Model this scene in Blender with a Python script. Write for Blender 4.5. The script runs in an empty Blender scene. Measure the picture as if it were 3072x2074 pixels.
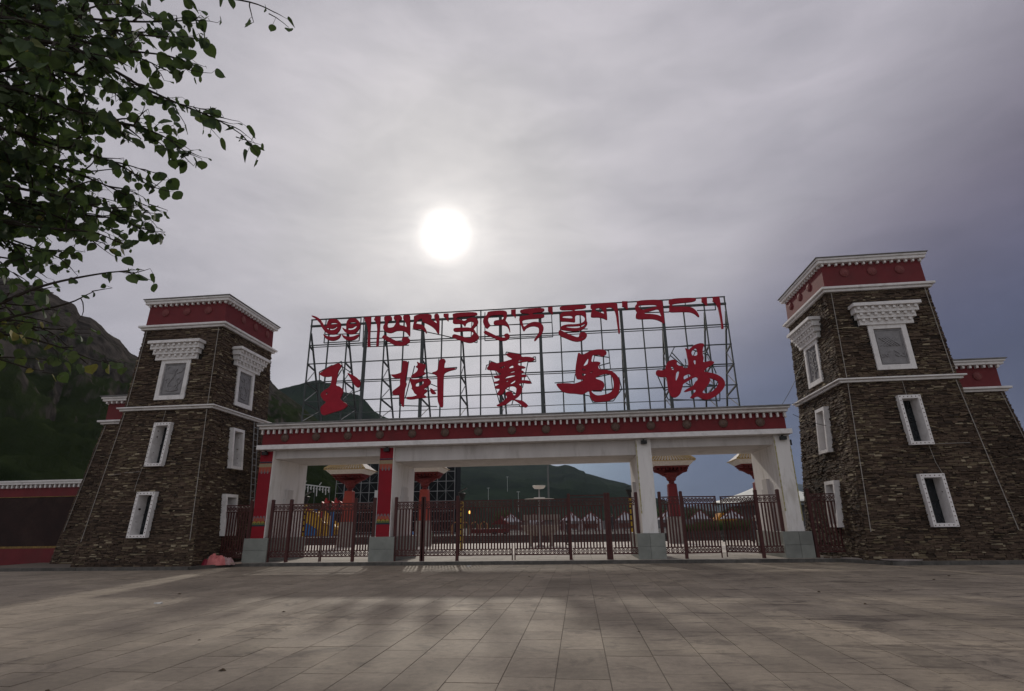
import bpy, bmesh, math, random
import numpy as np
from mathutils import Vector, Matrix, noise
from mathutils.geometry import tessellate_polygon

random.seed(7)
rng = np.random.default_rng(7)
C = bpy.context.scene.collection
S = bpy.context.scene

# ---------------------------------------------------------------- camera
FPX, PITCH, YAW, ROLL, EYE = 1660.0, .31328, -.10971, -.01525, 1.6
CX, CY = 1536.0, 1037.0
_f = np.array([math.sin(YAW)*math.cos(PITCH), math.cos(YAW)*math.cos(PITCH), math.sin(PITCH)])
_r = np.array([math.cos(YAW), -math.sin(YAW), 0.0]); _u = np.cross(_r, _f)
RT = math.cos(ROLL)*_r + math.sin(ROLL)*_u
UP = -math.sin(ROLL)*_r + math.cos(ROLL)*_u
FW = _f
cam_d = bpy.data.cameras.new('camera'); cam = bpy.data.objects.new('camera', cam_d); C.objects.link(cam)
M = Matrix(((RT[0], UP[0], -FW[0], 0), (RT[1], UP[1], -FW[1], 0), (RT[2], UP[2], -FW[2], EYE), (0, 0, 0, 1)))
cam.matrix_world = M
cam_d.sensor_width = 36; cam_d.lens = FPX/3072*36; cam_d.clip_start = .05; cam_d.clip_end = 9000
S.camera = cam


def ray(x, y): return RT*(x-CX)/FPX - UP*(y-CY)/FPX + FW
def onY(x, y, Y):
    """the point where the sight line of survey point (x, y) meets the upright plane at depth Y"""
    d = ray(x, y); return np.array([0, 0, EYE]) + d*Y/d[1]
def azel(x, y):
    d = ray(x, y); return math.atan2(d[0], d[1]), d[2]/math.hypot(d[0], d[1])


# ---------------------------------------------------------------- sky, sun, exposure
SUN = ray(1335, 703); SUN = SUN/np.linalg.norm(SUN)
sun_az = math.atan2(SUN[0], SUN[1]); sun_el = math.asin(SUN[2])
W = bpy.data.worlds.new('World'); S.world = W; W.use_nodes = True
nt = W.node_tree; nt.nodes.clear()


def N(t, ty, **kw):
    n = t.nodes.new(ty)
    for k, v in kw.items():
        if k.startswith('i_'):
            n.inputs[k[2:].replace('_', ' ')].default_value = v
        else:
            setattr(n, k, v)
    return n


def math_n(t, op, a, b=None, clamp=False):
    n = t.nodes.new('ShaderNodeMath'); n.operation = op; n.use_clamp = clamp
    for i, v in enumerate((a, b)):
        if v is None: continue
        if isinstance(v, (int, float)): n.inputs[i].default_value = v
        else: t.links.new(v, n.inputs[i])
    return n.outputs[0]


def ramp(t, fac, stops, interp='LINEAR'):
    n = t.nodes.new('ShaderNodeValToRGB'); n.color_ramp.interpolation = interp
    e = n.color_ramp.elements
    while len(e) < len(stops): e.new(.5)
    for el, (p, c) in zip(e, stops):
        el.position = p; el.color = (*c, 1) if len(c) == 3 else c
    t.links.new(fac, n.inputs[0]); return n.outputs[0]


def mix_c(t, fac, a, b, mode='MIX'):
    n = t.nodes.new('ShaderNodeMix'); n.data_type = 'RGBA'; n.blend_type = mode
    for s, v in ((0, fac), (6, a), (7, b)):
        if isinstance(v, (int, float)): n.inputs[s].default_value = v
        elif isinstance(v, tuple): n.inputs[s].default_value = (*v, 1) if len(v) == 3 else v
        else: t.links.new(v, n.inputs[s])
    return n.outputs[2]


tc = N(nt, 'ShaderNodeTexCoord')
gen = tc.outputs['Generated']


def dot_n(t, a, vec):
    n = t.nodes.new('ShaderNodeVectorMath'); n.operation = 'DOT_PRODUCT'
    t.links.new(a, n.inputs[0]); n.inputs[1].default_value = vec; return n.outputs['Value']


sd = dot_n(nt, gen, tuple(SUN))
ang = math_n(nt, 'ARCCOSINE', math_n(nt, 'MINIMUM', sd, .999999))     # angle from the sun
angn = math_n(nt, 'DIVIDE', ang, math.pi)
veil = ramp(nt, angn, [(0, (2.6, 2.5, 2.3)), (.0075, (1.9, 1.84, 1.72)), (.0128, (1.18, 1.13, 1.06)), (.019, (.95, .915, .87)), (.032, (.81, .78, .75)), (.06, (.66, .64, .63)),
                       (.10, (.575, .555, .575)), (.18, (.48, .462, .50)), (.30, (.43, .41, .46)), (.5, (.46, .46, .48)), (.8, (.62, .63, .65)), (1, (.68, .68, .70))])
sep = N(nt, 'ShaderNodeSeparateXYZ'); nt.links.new(gen, sep.inputs[0])
veil_n = [n for n in nt.nodes if n.type == 'VALTORGB'][0]
# a bank of rain cloud lies to the right (east of the sun), low down
er = (math.cos(YAW), -math.sin(YAW), 0)
side = dot_n(nt, gen, er)
mp = N(nt, 'ShaderNodeMapping'); mp.inputs['Scale'].default_value = (1.2, 1.2, 3.6); nt.links.new(gen, mp.inputs[0])
n1 = N(nt, 'ShaderNodeTexNoise', i_Scale=1.7, i_Detail=8.0, i_Roughness=.55, i_Distortion=.35); nt.links.new(mp.outputs[0], n1.inputs['Vector'])
n2 = N(nt, 'ShaderNodeTexNoise', i_Scale=5.5, i_Detail=8.0, i_Roughness=.6, i_Distortion=.6); nt.links.new(mp.outputs[0], n2.inputs['Vector'])
elev = sep.outputs['Z']
# bank = how far right and how low
b1 = math_n(nt, 'SUBTRACT', math_n(nt, 'MULTIPLY', side, 1.78), math_n(nt, 'MULTIPLY', elev, 1.45))
b1 = math_n(nt, 'ADD', b1, math_n(nt, 'MULTIPLY', math_n(nt, 'SUBTRACT', n1.outputs[0], .5), .45))
wob = math_n(nt, 'ADD', 1.0, math_n(nt, 'MULTIPLY', math_n(nt, 'SUBTRACT', n2.outputs[0], .5), .55))
nt.links.new(math_n(nt, 'MULTIPLY', angn, wob), veil_n.inputs[0])
bank = ramp(nt, b1, [(0, (0, 0, 0)), (.22, (.42, .42, .42)), (.5, (.88, .88, .88)), (.9, (1, 1, 1))], 'B_SPLINE')
front = ramp(nt, dot_n(nt, gen, (math.sin(YAW), math.cos(YAW), 0)), [(0, (0, 0, 0)), (.35, (1, 1, 1))])
bankf = mix_c(nt, 1.0, bank, front, 'MULTIPLY')
bcol = ramp(nt, elev, [(0, (.075, .10, .16)), (.12, (.062, .080, .140)), (.25, (.075, .082, .145)), (.45, (.135, .120, .172)), (.7, (.215, .20, .235)), (1, (.3, .28, .33))])
col = mix_c(nt, bankf, veil, bcol)
# blue haze low under the cloud, in front
hz = ramp(nt, elev, [(0, (.85, .85, .85)), (.12, (.8, .8, .8)), (.26, (.35, .35, .35)), (.40, (0, 0, 0))])
hz2 = ramp(nt, side, [(0, (.15, .15, .15)), (.10, (1, 1, 1))])
hzf = mix_c(nt, 1.0, mix_c(nt, 1.0, hz, hz2, 'MULTIPLY'), front, 'MULTIPLY')
col = mix_c(nt, hzf, col, ramp(nt, side, [(0, (.36, .40, .44)), (.12, (.19, .27, .35)), (.30, (.085, .12, .20)), (.6, (.065, .078, .14))]))
cl = ramp(nt, n1.outputs[0], [(.28, (.80, .80, .83)), (.5, (1.0, 1.0, 1.01)), (.72, (1.20, 1.19, 1.19))])
cl2 = ramp(nt, n2.outputs[0], [(.35, (.93, .93, .945)), (.62, (1.06, 1.055, 1.06))])
col = mix_c(nt, 1.0, mix_c(nt, 1.0, col, cl, 'MULTIPLY'), cl2, 'MULTIPLY')
sky = N(nt, 'ShaderNodeTexSky', sky_type='NISHITA', sun_disc=False, sun_elevation=sun_el, sun_rotation=sun_az, altitude=3600)
bg1 = N(nt, 'ShaderNodeBackground', i_Strength=.05); nt.links.new(sky.outputs[0], bg1.inputs[0])
bg2 = N(nt, 'ShaderNodeBackground', i_Strength=1.0); nt.links.new(col, bg2.inputs[0])
mxs = N(nt, 'ShaderNodeMixShader'); mxs.inputs[0].default_value = .95
nt.links.new(bg1.outputs[0], mxs.inputs[1]); nt.links.new(bg2.outputs[0], mxs.inputs[2])
wo = N(nt, 'ShaderNodeOutputWorld'); nt.links.new(mxs.outputs[0], wo.inputs[0])

sl = bpy.data.lights.new('sun', 'SUN'); sl.energy = 1.45; sl.angle = math.radians(1.8); sl.color = (1.0, .93, .82)
so = bpy.data.objects.new('sun', sl); C.objects.link(so)
so.rotation_euler = Vector(-SUN).to_track_quat('-Z', 'Y').to_euler()
S.view_settings.view_transform = 'Standard'; S.view_settings.look = 'None'
S.view_settings.exposure = 0.0; S.view_settings.gamma = 1.0; S.view_settings.use_curve_mapping = False
S.render.engine = 'CYCLES'
S.cycles.max_bounces = 6; S.cycles.transparent_max_bounces = 8


# ---------------------------------------------------------------- materials
def mat(name, c1, c2=None, scale=3.0, rough=.8, metal=0.0, bump=0.0, bscale=None, detail=6.0, stretch=(1, 1, 1), spec=.3, contrast=(.3, .7), stain=None, stain_scale=.6, rnd=0.0, emit=None):
    m = bpy.data.materials.new(name); m.use_nodes = True; t = m.node_tree
    p = t.nodes['Principled BSDF']; p.inputs['Roughness'].default_value = rough; p.inputs['Metallic'].default_value = metal
    p.inputs['Specular IOR Level'].default_value = spec
    g = N(t, 'ShaderNodeNewGeometry')
    mpn = N(t, 'ShaderNodeMapping'); mpn.inputs['Scale'].default_value = stretch; t.links.new(g.outputs['Position'], mpn.inputs[0])
    no = N(t, 'ShaderNodeTexNoise', i_Scale=scale, i_Detail=detail, i_Roughness=.6); t.links.new(mpn.outputs[0], no.inputs['Vector'])
    c2 = c2 or tuple(v*.8 for v in c1)
    co = ramp(t, no.outputs[0], [(contrast[0], c1), (contrast[1], c2)])
    if stain:
        ns = N(t, 'ShaderNodeTexNoise', i_Scale=stain_scale, i_Detail=9.0, i_Roughness=.65, i_Distortion=.4); t.links.new(mpn.outputs[0], ns.inputs['Vector'])
        sf = ramp(t, ns.outputs[0], [(.52, (0, 0, 0)), (.68, (1, 1, 1))])
        sf2 = math_n(t, 'MULTIPLY', sf, stain[1])
        co = mix_c(t, sf2, co, stain[0])
    if rnd:
        oi = N(t, 'ShaderNodeObjectInfo')
        k = math_n(t, 'ADD', math_n(t, 'MULTIPLY', oi.outputs['Random'], rnd), 1-rnd/2)
        hs = N(t, 'ShaderNodeHueSaturation'); t.links.new(co, hs.inputs['Color']); t.links.new(k, hs.inputs['Value']); co = hs.outputs[0]
    t.links.new(co, p.inputs['Base Color'])
    if bump:
        nb = N(t, 'ShaderNodeTexNoise', i_Scale=bscale or scale*6, i_Detail=8.0, i_Roughness=.65); t.links.new(mpn.outputs[0], nb.inputs['Vector'])
        bn = N(t, 'ShaderNodeBump', i_Strength=min(1, bump), i_Distance=.02); t.links.new(nb.outputs[0], bn.inputs['Height']); t.links.new(bn.outputs[0], p.inputs['Normal'])
    if emit:
        p.inputs['Emission Color'].default_value = (*emit[0], 1); p.inputs['Emission Strength'].default_value = emit[1]
    return m


def tone_mat(name, stops, rough=.85, bump=.5, nscale=14, spec=.25, var=.25, transl=None, coat=0):
    """colour of each piece from its own 'tone' value, plus grain"""
    m = bpy.data.materials.new(name); m.use_nodes = True; t = m.node_tree
    p = t.nodes['Principled BSDF']; p.inputs['Roughness'].default_value = rough; p.inputs['Specular IOR Level'].default_value = spec
    at = N(t, 'ShaderNodeAttribute', attribute_name='tone')
    co = ramp(t, at.outputs['Fac'], stops)
    g = N(t, 'ShaderNodeNewGeometry')
    no = N(t, 'ShaderNodeTexNoise', i_Scale=nscale, i_Detail=7.0, i_Roughness=.65); t.links.new(g.outputs['Position'], no.inputs['Vector'])
    k = ramp(t, no.outputs[0], [(.3, (1-var,)*3), (.7, (1+var,)*3)])
    co = mix_c(t, 1.0, co, k, 'MULTIPLY')
    t.links.new(co, p.inputs['Base Color'])
    if bump:
        bn = N(t, 'ShaderNodeBump', i_Strength=bump, i_Distance=.01)
        nb = N(t, 'ShaderNodeTexNoise', i_Scale=nscale*3, i_Detail=6.0); t.links.new(g.outputs['Position'], nb.inputs['Vector'])
        t.links.new(nb.outputs[0], bn.inputs['Height']); t.links.new(bn.outputs[0], p.inputs['Normal'])
    if transl:
        tr = N(t, 'ShaderNodeBsdfTranslucent'); tr.inputs[0].default_value = (*transl, 1)
        ad = N(t, 'ShaderNodeAddShader'); t.links.new(p.outputs[0], ad.inputs[0]); t.links.new(tr.outputs[0], ad.inputs[1])
        t.links.new(ad.outputs[0], t.nodes['Material Output'].inputs[0])
    return m


white_paint = mat('white paint', (.80, .77, .75), (.72, .69, .67), scale=1.5, rough=.7, bump=.15, stain=((.46, .42, .36), .6), stain_scale=1.6, stretch=(1.8, 1.8, .35))
trim_white = mat('white trim paint', (.80, .77, .76), (.68, .65, .64), scale=5, rough=.75, bump=.3, stain=((.45, .42, .40), .5), stain_scale=2.2)
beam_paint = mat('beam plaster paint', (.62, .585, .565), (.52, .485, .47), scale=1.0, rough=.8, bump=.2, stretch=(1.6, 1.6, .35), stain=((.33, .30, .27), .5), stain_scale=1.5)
red_wall = mat('dark red wall paint', (.17, .026, .030), (.13, .020, .024), scale=2.5, rough=.75, bump=.3, stain=((.12, .03, .03), .6))
gate_red = mat('deep red fascia paint', (.19, .022, .026), (.14, .018, .022), scale=2.5, rough=.75, bump=.25, stain=((.09, .02, .02), .6))
bright_red = mat('bright red column paint', (.27, .004, .016), (.22, .004, .012), scale=2, rough=.65, stain=((.17, .01, .02), .4))
disc_red = mat('faded red disc paint', (.22, .065, .062), (.16, .045, .045), scale=12, rough=.7, bump=.3)
bronze = mat('weathered bronze', (.16, .085, .06), (.08, .05, .04), scale=14, rough=.55, bump=.8, spec=.5)
tower_core = mat('dark mortar', (.022, .017, .014), (.012, .010, .009), scale=9, rough=.95, bump=.5)
ledge = tone_mat('stacked ledge stone', [(0, (.028, .020, .015)), (.3, (.062, .042, .030)), (.55, (.105, .070, .050)), (.74, (.13, .096, .064)), (.88, (.17, .134, .080)), (1, (.30, .25, .17))], bump=.8, nscale=16)
plinth_stone = mat('grey green granite', (.26, .27, .245), (.20, .21, .19), scale=3, rough=.55, bump=.1, stain=((.14, .14, .13), .5), rnd=.12)
kerb_stone = mat('kerb granite', (.13, .12, .11), (.07, .066, .06), scale=4, rough=.8, bump=.4, stain=((.04, .04, .035), .8))
paving = tone_mat('plaza paving stone', [(0, (.225, .188, .143)), (.5, (.262, .219, .169)), (1, (.30, .252, .196))], bump=.25, nscale=9, rough=.75, var=.16)
joint = mat('paving joint grit', (.17, .143, .113), (.125, .104, .083), scale=30, rough=.95)
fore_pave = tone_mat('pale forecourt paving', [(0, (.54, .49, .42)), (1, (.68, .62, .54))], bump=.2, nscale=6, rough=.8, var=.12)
plat_pave = tone_mat('platform paving', [(0, (.32, .285, .245)), (1, (.44, .40, .345))], bump=.3, nscale=8, rough=.8, var=.2)
iron = mat('dark red painted iron', (.080, .024, .021), (.055, .017, .016), scale=6, rough=.55, spec=.3)
steel = mat('grey galvanised steel', (.09, .10, .10), (.06, .068, .068), scale=5, rough=.65, metal=.1, spec=.25)
steel_pale = mat('pale galvanised steel', (.34, .34, .34), (.24, .24, .24), scale=5, rough=.65, metal=.2, spec=.3)
letter_red = mat('red sign lacquer', (.38, .016, .034), (.30, .012, .027), scale=5, rough=.6, spec=.2, bump=.15, bscale=80)
relief = mat('grey carved slate', (.27, .26, .265), (.20, .19, .195), scale=5, rough=.7, bump=.5, bscale=20)
glass = mat('dark window glass', (.02, .025, .028), (.012, .015, .018), scale=3, rough=.08, spec=.6)
black = mat('black fitting', (.02, .02, .021), scale=5, rough=.5)
roof_grey = mat('grey roof sheet', (.26, .25, .245), (.17, .165, .165), scale=3, rough=.8, bump=.4, stain=((.09, .085, .08), .6), stain_scale=2)
cable_m = mat('grey conduit', (.36, .33, .30), (.24, .22, .20), scale=9, rough=.7)
gold_tile = mat('golden glazed tile', (.42, .29, .11), (.26, .17, .06), scale=6, rough=.35, spec=.5)
lotus_white = mat('white lotus carving', (.66, .62, .58), (.5, .46, .42), scale=8, rough=.7, bump=.4)
totem_red = mat('orange red column', (.34, .055, .035), (.25, .04, .03), scale=1.5, rough=.6)
totem_deep = mat('deep red column', (.17, .018, .022), (.13, .014, .018), scale=1.5, rough=.6)
totem_dark = mat('dark red bracket', (.15, .022, .022), (.1, .016, .016), scale=3, rough=.7)
asphalt = mat('dark asphalt', (.055, .052, .05), (.04, .038, .037), scale=5, rough=.9, bump=.3)
terrace_wall = mat('dark terrace stone', (.085, .075, .068), (.05, .045, .042), scale=3, rough=.85, bump=.4, stretch=(1, 1, 3))
grey_wall = mat('grey plastered wall', (.17, .165, .165), (.13, .125, .125), scale=1.5, rough=.9)
concrete = mat('concrete', (.30, .28, .26), (.22, .20, .185), scale=2.5, rough=.85, bump=.3)
leaf_m = tone_mat('poplar leaf', [(0, (.020, .034, .020)), (.4, (.046, .066, .036)), (.65, (.066, .086, .040)), (.85, (.10, .105, .035)), (1, (.22, .18, .05))], bump=.0, nscale=30, rough=.75, spec=.12, var=.25, transl=(.022, .036, .008))
bark = mat('poplar bark', (.05, .04, .032), (.03, .025, .02), scale=12, rough=.9, bump=.6)


# ---------------------------------------------------------------- object helpers
WL = {}                                            # world place of every object built here


def tag(o, label=None, cat=None, group=None, kind=None):
    if label: o['label'] = label
    if cat: o['category'] = cat
    if group: o['group'] = group
    if kind: o['kind'] = kind
    return o


def link(name, data, loc, parent=None):
    o = bpy.data.objects.new(name, data); C.objects.link(o)
    loc = Vector(loc); WL[o] = loc
    if parent is not None:
        o.parent = parent; o.location = loc - WL[parent]
    else:
        o.location = loc
    return o


def thing(name, loc, label, cat, group=None, rz=0):
    o = link(name, None, loc); o.rotation_euler = (0, 0, rz); tag(o, label, cat, group); o.empty_display_size = .2
    return o


class MB:
    def __init__(s): s.v = []; s.f = []; s.t = []; s.smooth = False
    def add(s, vs, fs, tone=None):
        b = len(s.v); s.v += [tuple(map(float, p)) for p in vs]; s.f += [tuple(b+i for i in q) for q in fs]
        if tone is not None: s.t += [tone]*len(fs)
        return s
    def box(s, x0, x1, y0, y1, z0, z1, tone=None):
        return s.add([(x0, y0, z0), (x1, y0, z0), (x1, y1, z0), (x0, y1, z0), (x0, y0, z1), (x1, y0, z1), (x1, y1, z1), (x0, y1, z1)],
                     [(0, 3, 2, 1), (4, 5, 6, 7), (0, 1, 5, 4), (1, 2, 6, 5), (2, 3, 7, 6), (3, 0, 4, 7)], tone)
    def frustum(s, bx0, bx1, by0, by1, z0, tx0, tx1, ty0, ty1, z1, tone=None):
        return s.add([(bx0, by0, z0), (bx1, by0, z0), (bx1, by1, z0), (bx0, by1, z0), (tx0, ty0, z1), (tx1, ty0, z1), (tx1, ty1, z1), (tx0, ty1, z1)],
                     [(0, 3, 2, 1), (4, 5, 6, 7), (0, 1, 5, 4), (1, 2, 6, 5), (2, 3, 7, 6), (3, 0, 4, 7)], tone)
    def tube(s, p, q, r, n=6, r2=None, tone=None):
        p = Vector(p); q = Vector(q); d = (q-p)
        if d.length < 1e-6: return s
        d.normalize(); a = d.orthogonal().normalized(); b = d.cross(a); r2 = r if r2 is None else r2
        vs = []
        for c, rr in ((p, r), (q, r2)):
            for i in range(n):
                w = 2*math.pi*i/n + math.pi/n; vs.append(c + a*math.cos(w)*rr + b*math.sin(w)*rr)
        fs = [(i, (i+1) % n, n+(i+1) % n, n+i) for i in range(n)] + [tuple(range(n-1, -1, -1)), tuple(range(n, 2*n))]
        return s.add(vs, fs, tone)
    def bar(s, p, q, w, h=None):
        """square bar from p to q"""
        p = Vector(p); q = Vector(q); d = (q-p).normalized(); h = h or w
        a = Vector((0, 1, 0)) if abs(d.y) < .9 else Vector((1, 0, 0)); b = d.cross(a).normalized(); a = b.cross(d)
        vs = []
        for c in (p, q):
            for i, j in ((-1, -1), (1, -1), (1, 1), (-1, 1)): vs.append(c + a*i*w/2 + b*j*h/2)
        return s.add(vs, [(0, 3, 2, 1), (4, 5, 6, 7), (0, 1, 5, 4), (1, 2, 6, 5), (2, 3, 7, 6), (3, 0, 4, 7)])
    def prism(s, loops, y0, y1, tone=None):
        """outline with holes in the x-z plane, given thickness from y0 (front) to y1"""
        L = [[Vector((a, b, 0)) for a, b in l] for l in loops]
        tri = tessellate_polygon(L); flat = [p for l in L for p in l]; n = len(flat)
        vs = [(p.x, y0, p.y) for p in flat] + [(p.x, y1, p.y) for p in flat]
        fs = []
        for t in tri:
            a, b, c = (flat[i] for i in t)
            cr = (b-a).cross(c-a).z
            t = tuple(t) if cr > 0 else tuple(reversed(t))
            fs.append(t); fs.append(tuple(n+i for i in reversed(t)))
        k = 0
        for l in L:
            m = len(l)
            for i in range(m): fs.append((k+i, k+(i+1) % m, n+k+(i+1) % m, n+k+i))
            k += m
        return s.add(vs, fs, tone)
    def lathe(s, c, prof, n=16, tone=None):
        vs = []; fs = []
        for r, z in prof:
            for i in range(n):
                w = 2*math.pi*i/n; vs.append((c[0]+r*math.cos(w), c[1]+r*math.sin(w), c[2]+z))
        for k in range(len(prof)-1):
            for i in range(n): fs.append((k*n+i, k*n+(i+1) % n, (k+1)*n+(i+1) % n, (k+1)*n+i))
        fs.append(tuple(range(n-1, -1, -1))); fs.append(tuple(range((len(prof)-1)*n, len(prof)*n)))
        return s.add(vs, fs, tone)
    def mesh(s, name, m, o=(0, 0, 0)):
        me = bpy.data.meshes.new(name)
        me.from_pydata([(x-o[0], y-o[1], z-o[2]) for x, y, z in s.v], [], s.f)
        if s.t:
            a = me.attributes.new('tone', 'FLOAT', 'FACE'); a.data.foreach_set('value', s.t)
        me.materials.append(m)
        if s.smooth: me.shade_smooth()
        me.update(); return me
    def build(s, name, m, parent=None, label=None, kind=None, loc=None):
        xs = np.array(s.v)
        if loc is None:
            lo, hi = xs.min(0), xs.max(0); loc = ((lo[0]+hi[0])/2, (lo[1]+hi[1])/2, lo[2])
        o = link(name, s.mesh(name, m, loc), loc, parent)
        if label: o['label'] = label
        if kind: o['kind'] = kind
        return o


def inst(name, me, loc, parent, rot=(0, 0, 0), scale=(1, 1, 1)):
    o = link(name, me, loc, parent); o.rotation_euler = rot; o.scale = scale; return o


def copy_tree(o, parent=None):
    c = o.copy(); C.objects.link(c); c.parent = parent
    for ch in list(o.children): copy_tree(ch, c)
    return c


def bevel(o, w, seg=1):
    b = o.modifiers.new('bevel', 'BEVEL'); b.width = w; b.segments = seg; b.limit_method = 'ANGLE'; return o


BOXF = np.array([(4, 5, 6, 7), (0, 1, 5, 4), (1, 2, 6, 5), (2, 3, 7, 6), (3, 0, 4, 7)])


def boxes_mesh(name, V, tone, m, o):
    """V: n x 8 x 3 corner arrays (0-3 back/bottom, 4-7 front/top), the hidden back face left off"""
    n = len(V); me = bpy.data.meshes.new(name)
    F = (BOXF[None] + (np.arange(n)*8)[:, None, None]).reshape(-1, 4)
    me.from_pydata((V.reshape(-1, 3) - np.array(o)).tolist(), [], F.tolist())
    a = me.attributes.new('tone', 'FLOAT', 'FACE'); a.data.foreach_set('value', np.repeat(tone, 5).astype(np.float32))
    me.materials.append(m); me.update(); return me


def pieces(name, rest_name, V, tone, m, parent, count, key):
    """the `count` largest-showing pieces as objects of their own, the rest as one part"""
    order = np.argsort(-key); top = order[:count]; rest = order[count:]
    for i in top:
        c = V[i].mean(0); link(name, boxes_mesh(name, V[i:i+1], tone[i:i+1], m, c), c, parent)
    if len(rest):
        c = tuple(WL[parent]); o = link(rest_name, boxes_mesh(rest_name, V[rest], tone[rest], m, c), c, parent); o['kind'] = 'stuff'


# ---------------------------------------------------------------- ground and paving
g = MB(); g.box(-3500, 3500, -400, 4700, -1.2, -.30)
tag(g.build('ground', mat('far meadow ground', (.05, .06, .03), (.035, .045, .022), scale=.05, rough=.95), loc=(0, 0, -.3)), kind='structure')
g = MB(); g.box(-60, 60, -25, 24.96, -.29, -.007)
plaza = tag(g.build('plaza', joint, loc=(0, 0, -.29)), kind='structure')
SV = []; ST = []; x = -33.0 + .16
k = 0
while x < 36:
    w = .591
    y = 1.2 + random.random()*.9
    while y < 24.9:
        l = random.choice((.6, .9, .9, 1.2, 1.2, 1.5)); l = min(l, 24.93-y)
        if l < .1: break
        j = .0026; dz = random.gauss(0, .0011)
        xa, xb, ya, yb = x+j, x+w-j, y+j, y+l-j
        t1, t2 = random.gauss(0, .0009), random.gauss(0, .0009)
        SV.append([(xa, ya, -.05), (xb, ya, -.05), (xb, yb, -.05), (xa, yb, -.05), (xa+.003, ya+.003, dz+t1), (xb-.003, ya+.003, dz+t2), (xb-.003, yb-.003, dz-t1), (xa+.003, yb-.003, dz-t2)])
        ST.append(min(1, max(0, .5+random.gauss(0, .24)))); y += l
    x += w
SV = np.array(SV); ST = np.array(ST)
pv = paving.node_tree; pp = pv.nodes['Principled BSDF']      # worn, stained patches on the plaza
gN = N(pv, 'ShaderNodeNewGeometry'); src = pp.inputs['Base Color'].links[0].from_socket
na = N(pv, 'ShaderNodeTexNoise', i_Scale=.33, i_Detail=9.0, i_Roughness=.62, i_Distortion=.5); pv.links.new(gN.outputs['Position'], na.inputs['Vector'])
nb_ = N(pv, 'ShaderNodeTexNoise', i_Scale=1.6, i_Detail=9.0, i_Roughness=.7, i_Distortion=.8); pv.links.new(gN.outputs['Position'], nb_.inputs['Vector'])
fa = ramp(pv, na.outputs[0], [(.33, (.66, .65, .64)), (.47, (.93, .92, .91)), (.56, (1.03, 1.02, 1.0)), (.70, (1.22, 1.20, 1.15))])
c_ = mix_c(pv, 1.0, src, fa, 'MULTIPLY')
fb = ramp(pv, math_n(pv, 'MULTIPLY', nb_.outputs[0], math_n(pv, 'ADD', na.outputs[0], .5)), [(.545, (0, 0, 0)), (.61, (.28, .28, .28)), (.70, (.6, .6, .6))])
c_ = mix_c(pv, fb, c_, (.075, .060, .048))
nc_ = N(pv, 'ShaderNodeTexNoise', i_Scale=55.0, i_Detail=5.0, i_Roughness=.8); pv.links.new(gN.outputs['Position'], nc_.inputs['Vector'])
c_ = mix_c(pv, 1.0, c_, ramp(pv, nc_.outputs[0], [(.28, (.72, .71, .70)), (.45, (1, 1, 1)), (.75, (1.12, 1.12, 1.12))]), 'MULTIPLY')
mpd = N(pv, 'ShaderNodeMapping'); mpd.inputs['Scale'].default_value = (.5, 2.2, 1); pv.links.new(gN.outputs['Position'], mpd.inputs[0])
nd_ = N(pv, 'ShaderNodeTexNoise', i_Scale=1.1, i_Detail=10.0, i_Roughness=.72, i_Distortion=1.0); pv.links.new(mpd.outputs[0], nd_.inputs['Vector'])
sx_ = N(pv, 'ShaderNodeSeparateXYZ'); pv.links.new(gN.outputs['Position'], sx_.inputs[0])
rt_side = ramp(pv, math_n(pv, 'MULTIPLY', sx_.outputs[0], .12), [(.0, (.15, .15, .15)), (.25, (1, 1, 1))])
fd = mix_c(pv, 1.0, ramp(pv, nd_.outputs[0], [(.53, (0, 0, 0)), (.60, (.75, .75, .75))]), rt_side, 'MULTIPLY')
c_ = mix_c(pv, fd, c_, (.085, .066, .052)); pv.links.new(c_, pp.inputs['Base Color'])
cen = SV[:, 4:].mean(1); dist = np.linalg.norm(cen - np.array([0, 0, EYE]), axis=1)
fwd = (cen @ FW) - EYE*FW[2]; lat = np.abs((cen - np.array([0, 0, EYE])) @ RT)/np.maximum(fwd, .1)
vv = ((cen - np.array([0, 0, EYE])) @ UP)/np.maximum(fwd, .1)
ok = (fwd > 0) & (lat < .95) & (vv > -.635)
pieces('paving_slab', 'paving_slabs', SV, ST, paving, plaza, 300, ok*1000 - dist)

# platform under gate and towers: one kerbed step
plat = [(-27.5, 23.05), (-16.2, 23.05), (-15.7, 25.0), (10.3, 25.0), (11.2, 22.95), (30, 22.95), (30, 30.2), (-27.5, 30.2)]
g = MB(); n = len(plat)
g.add([(a, b, -.3) for a, b in plat] + [(a, b, .104) for a, b in plat], [tuple(range(n, 2*n)), tuple(range(n-1, -1, -1))] + [(i, (i+1) % n, n+(i+1) % n, n+i) for i in range(n)])
platform = tag(g.build('platform', joint, loc=(0, 0, -.3)), kind='structure')
KV = []; 
for (a, b), (c, d) in zip(plat[:5], plat[1:6]):
    L = math.hypot(c-a, d-b); n = max(1, round(L/1.0)); ux, uy = (c-a)/L, (d-b)/L; px, py = -uy, ux
    for i in range(n):
        s0, s1 = i*L/n+.006, (i+1)*L/n-.006; o_ = .045+random.gauss(0, .004)
        q = [(a+ux*s0-px*o_, b+uy*s0-py*o_), (a+ux*s1-px*o_, b+uy*s1-py*o_), (a+ux*s1+px*.12, b+uy*s1+py*.12), (a+ux*s0+px*.12, b+uy*s0+py*.12)]
        KV.append([(X, Y, -.02) for X, Y in q] + [(X, Y, .128+random.gauss(0, .002)) for X, Y in q])
for kv in KV:
    g = MB(); g.add(kv, [(0, 3, 2, 1), (4, 5, 6, 7), (0, 1, 5, 4), (1, 2, 6, 5), (2, 3, 7, 6), (3, 0, 4, 7)]); g.build('kerb_stone', kerb_stone, platform)
PV = []; PT = []
yy = 25.13
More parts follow.
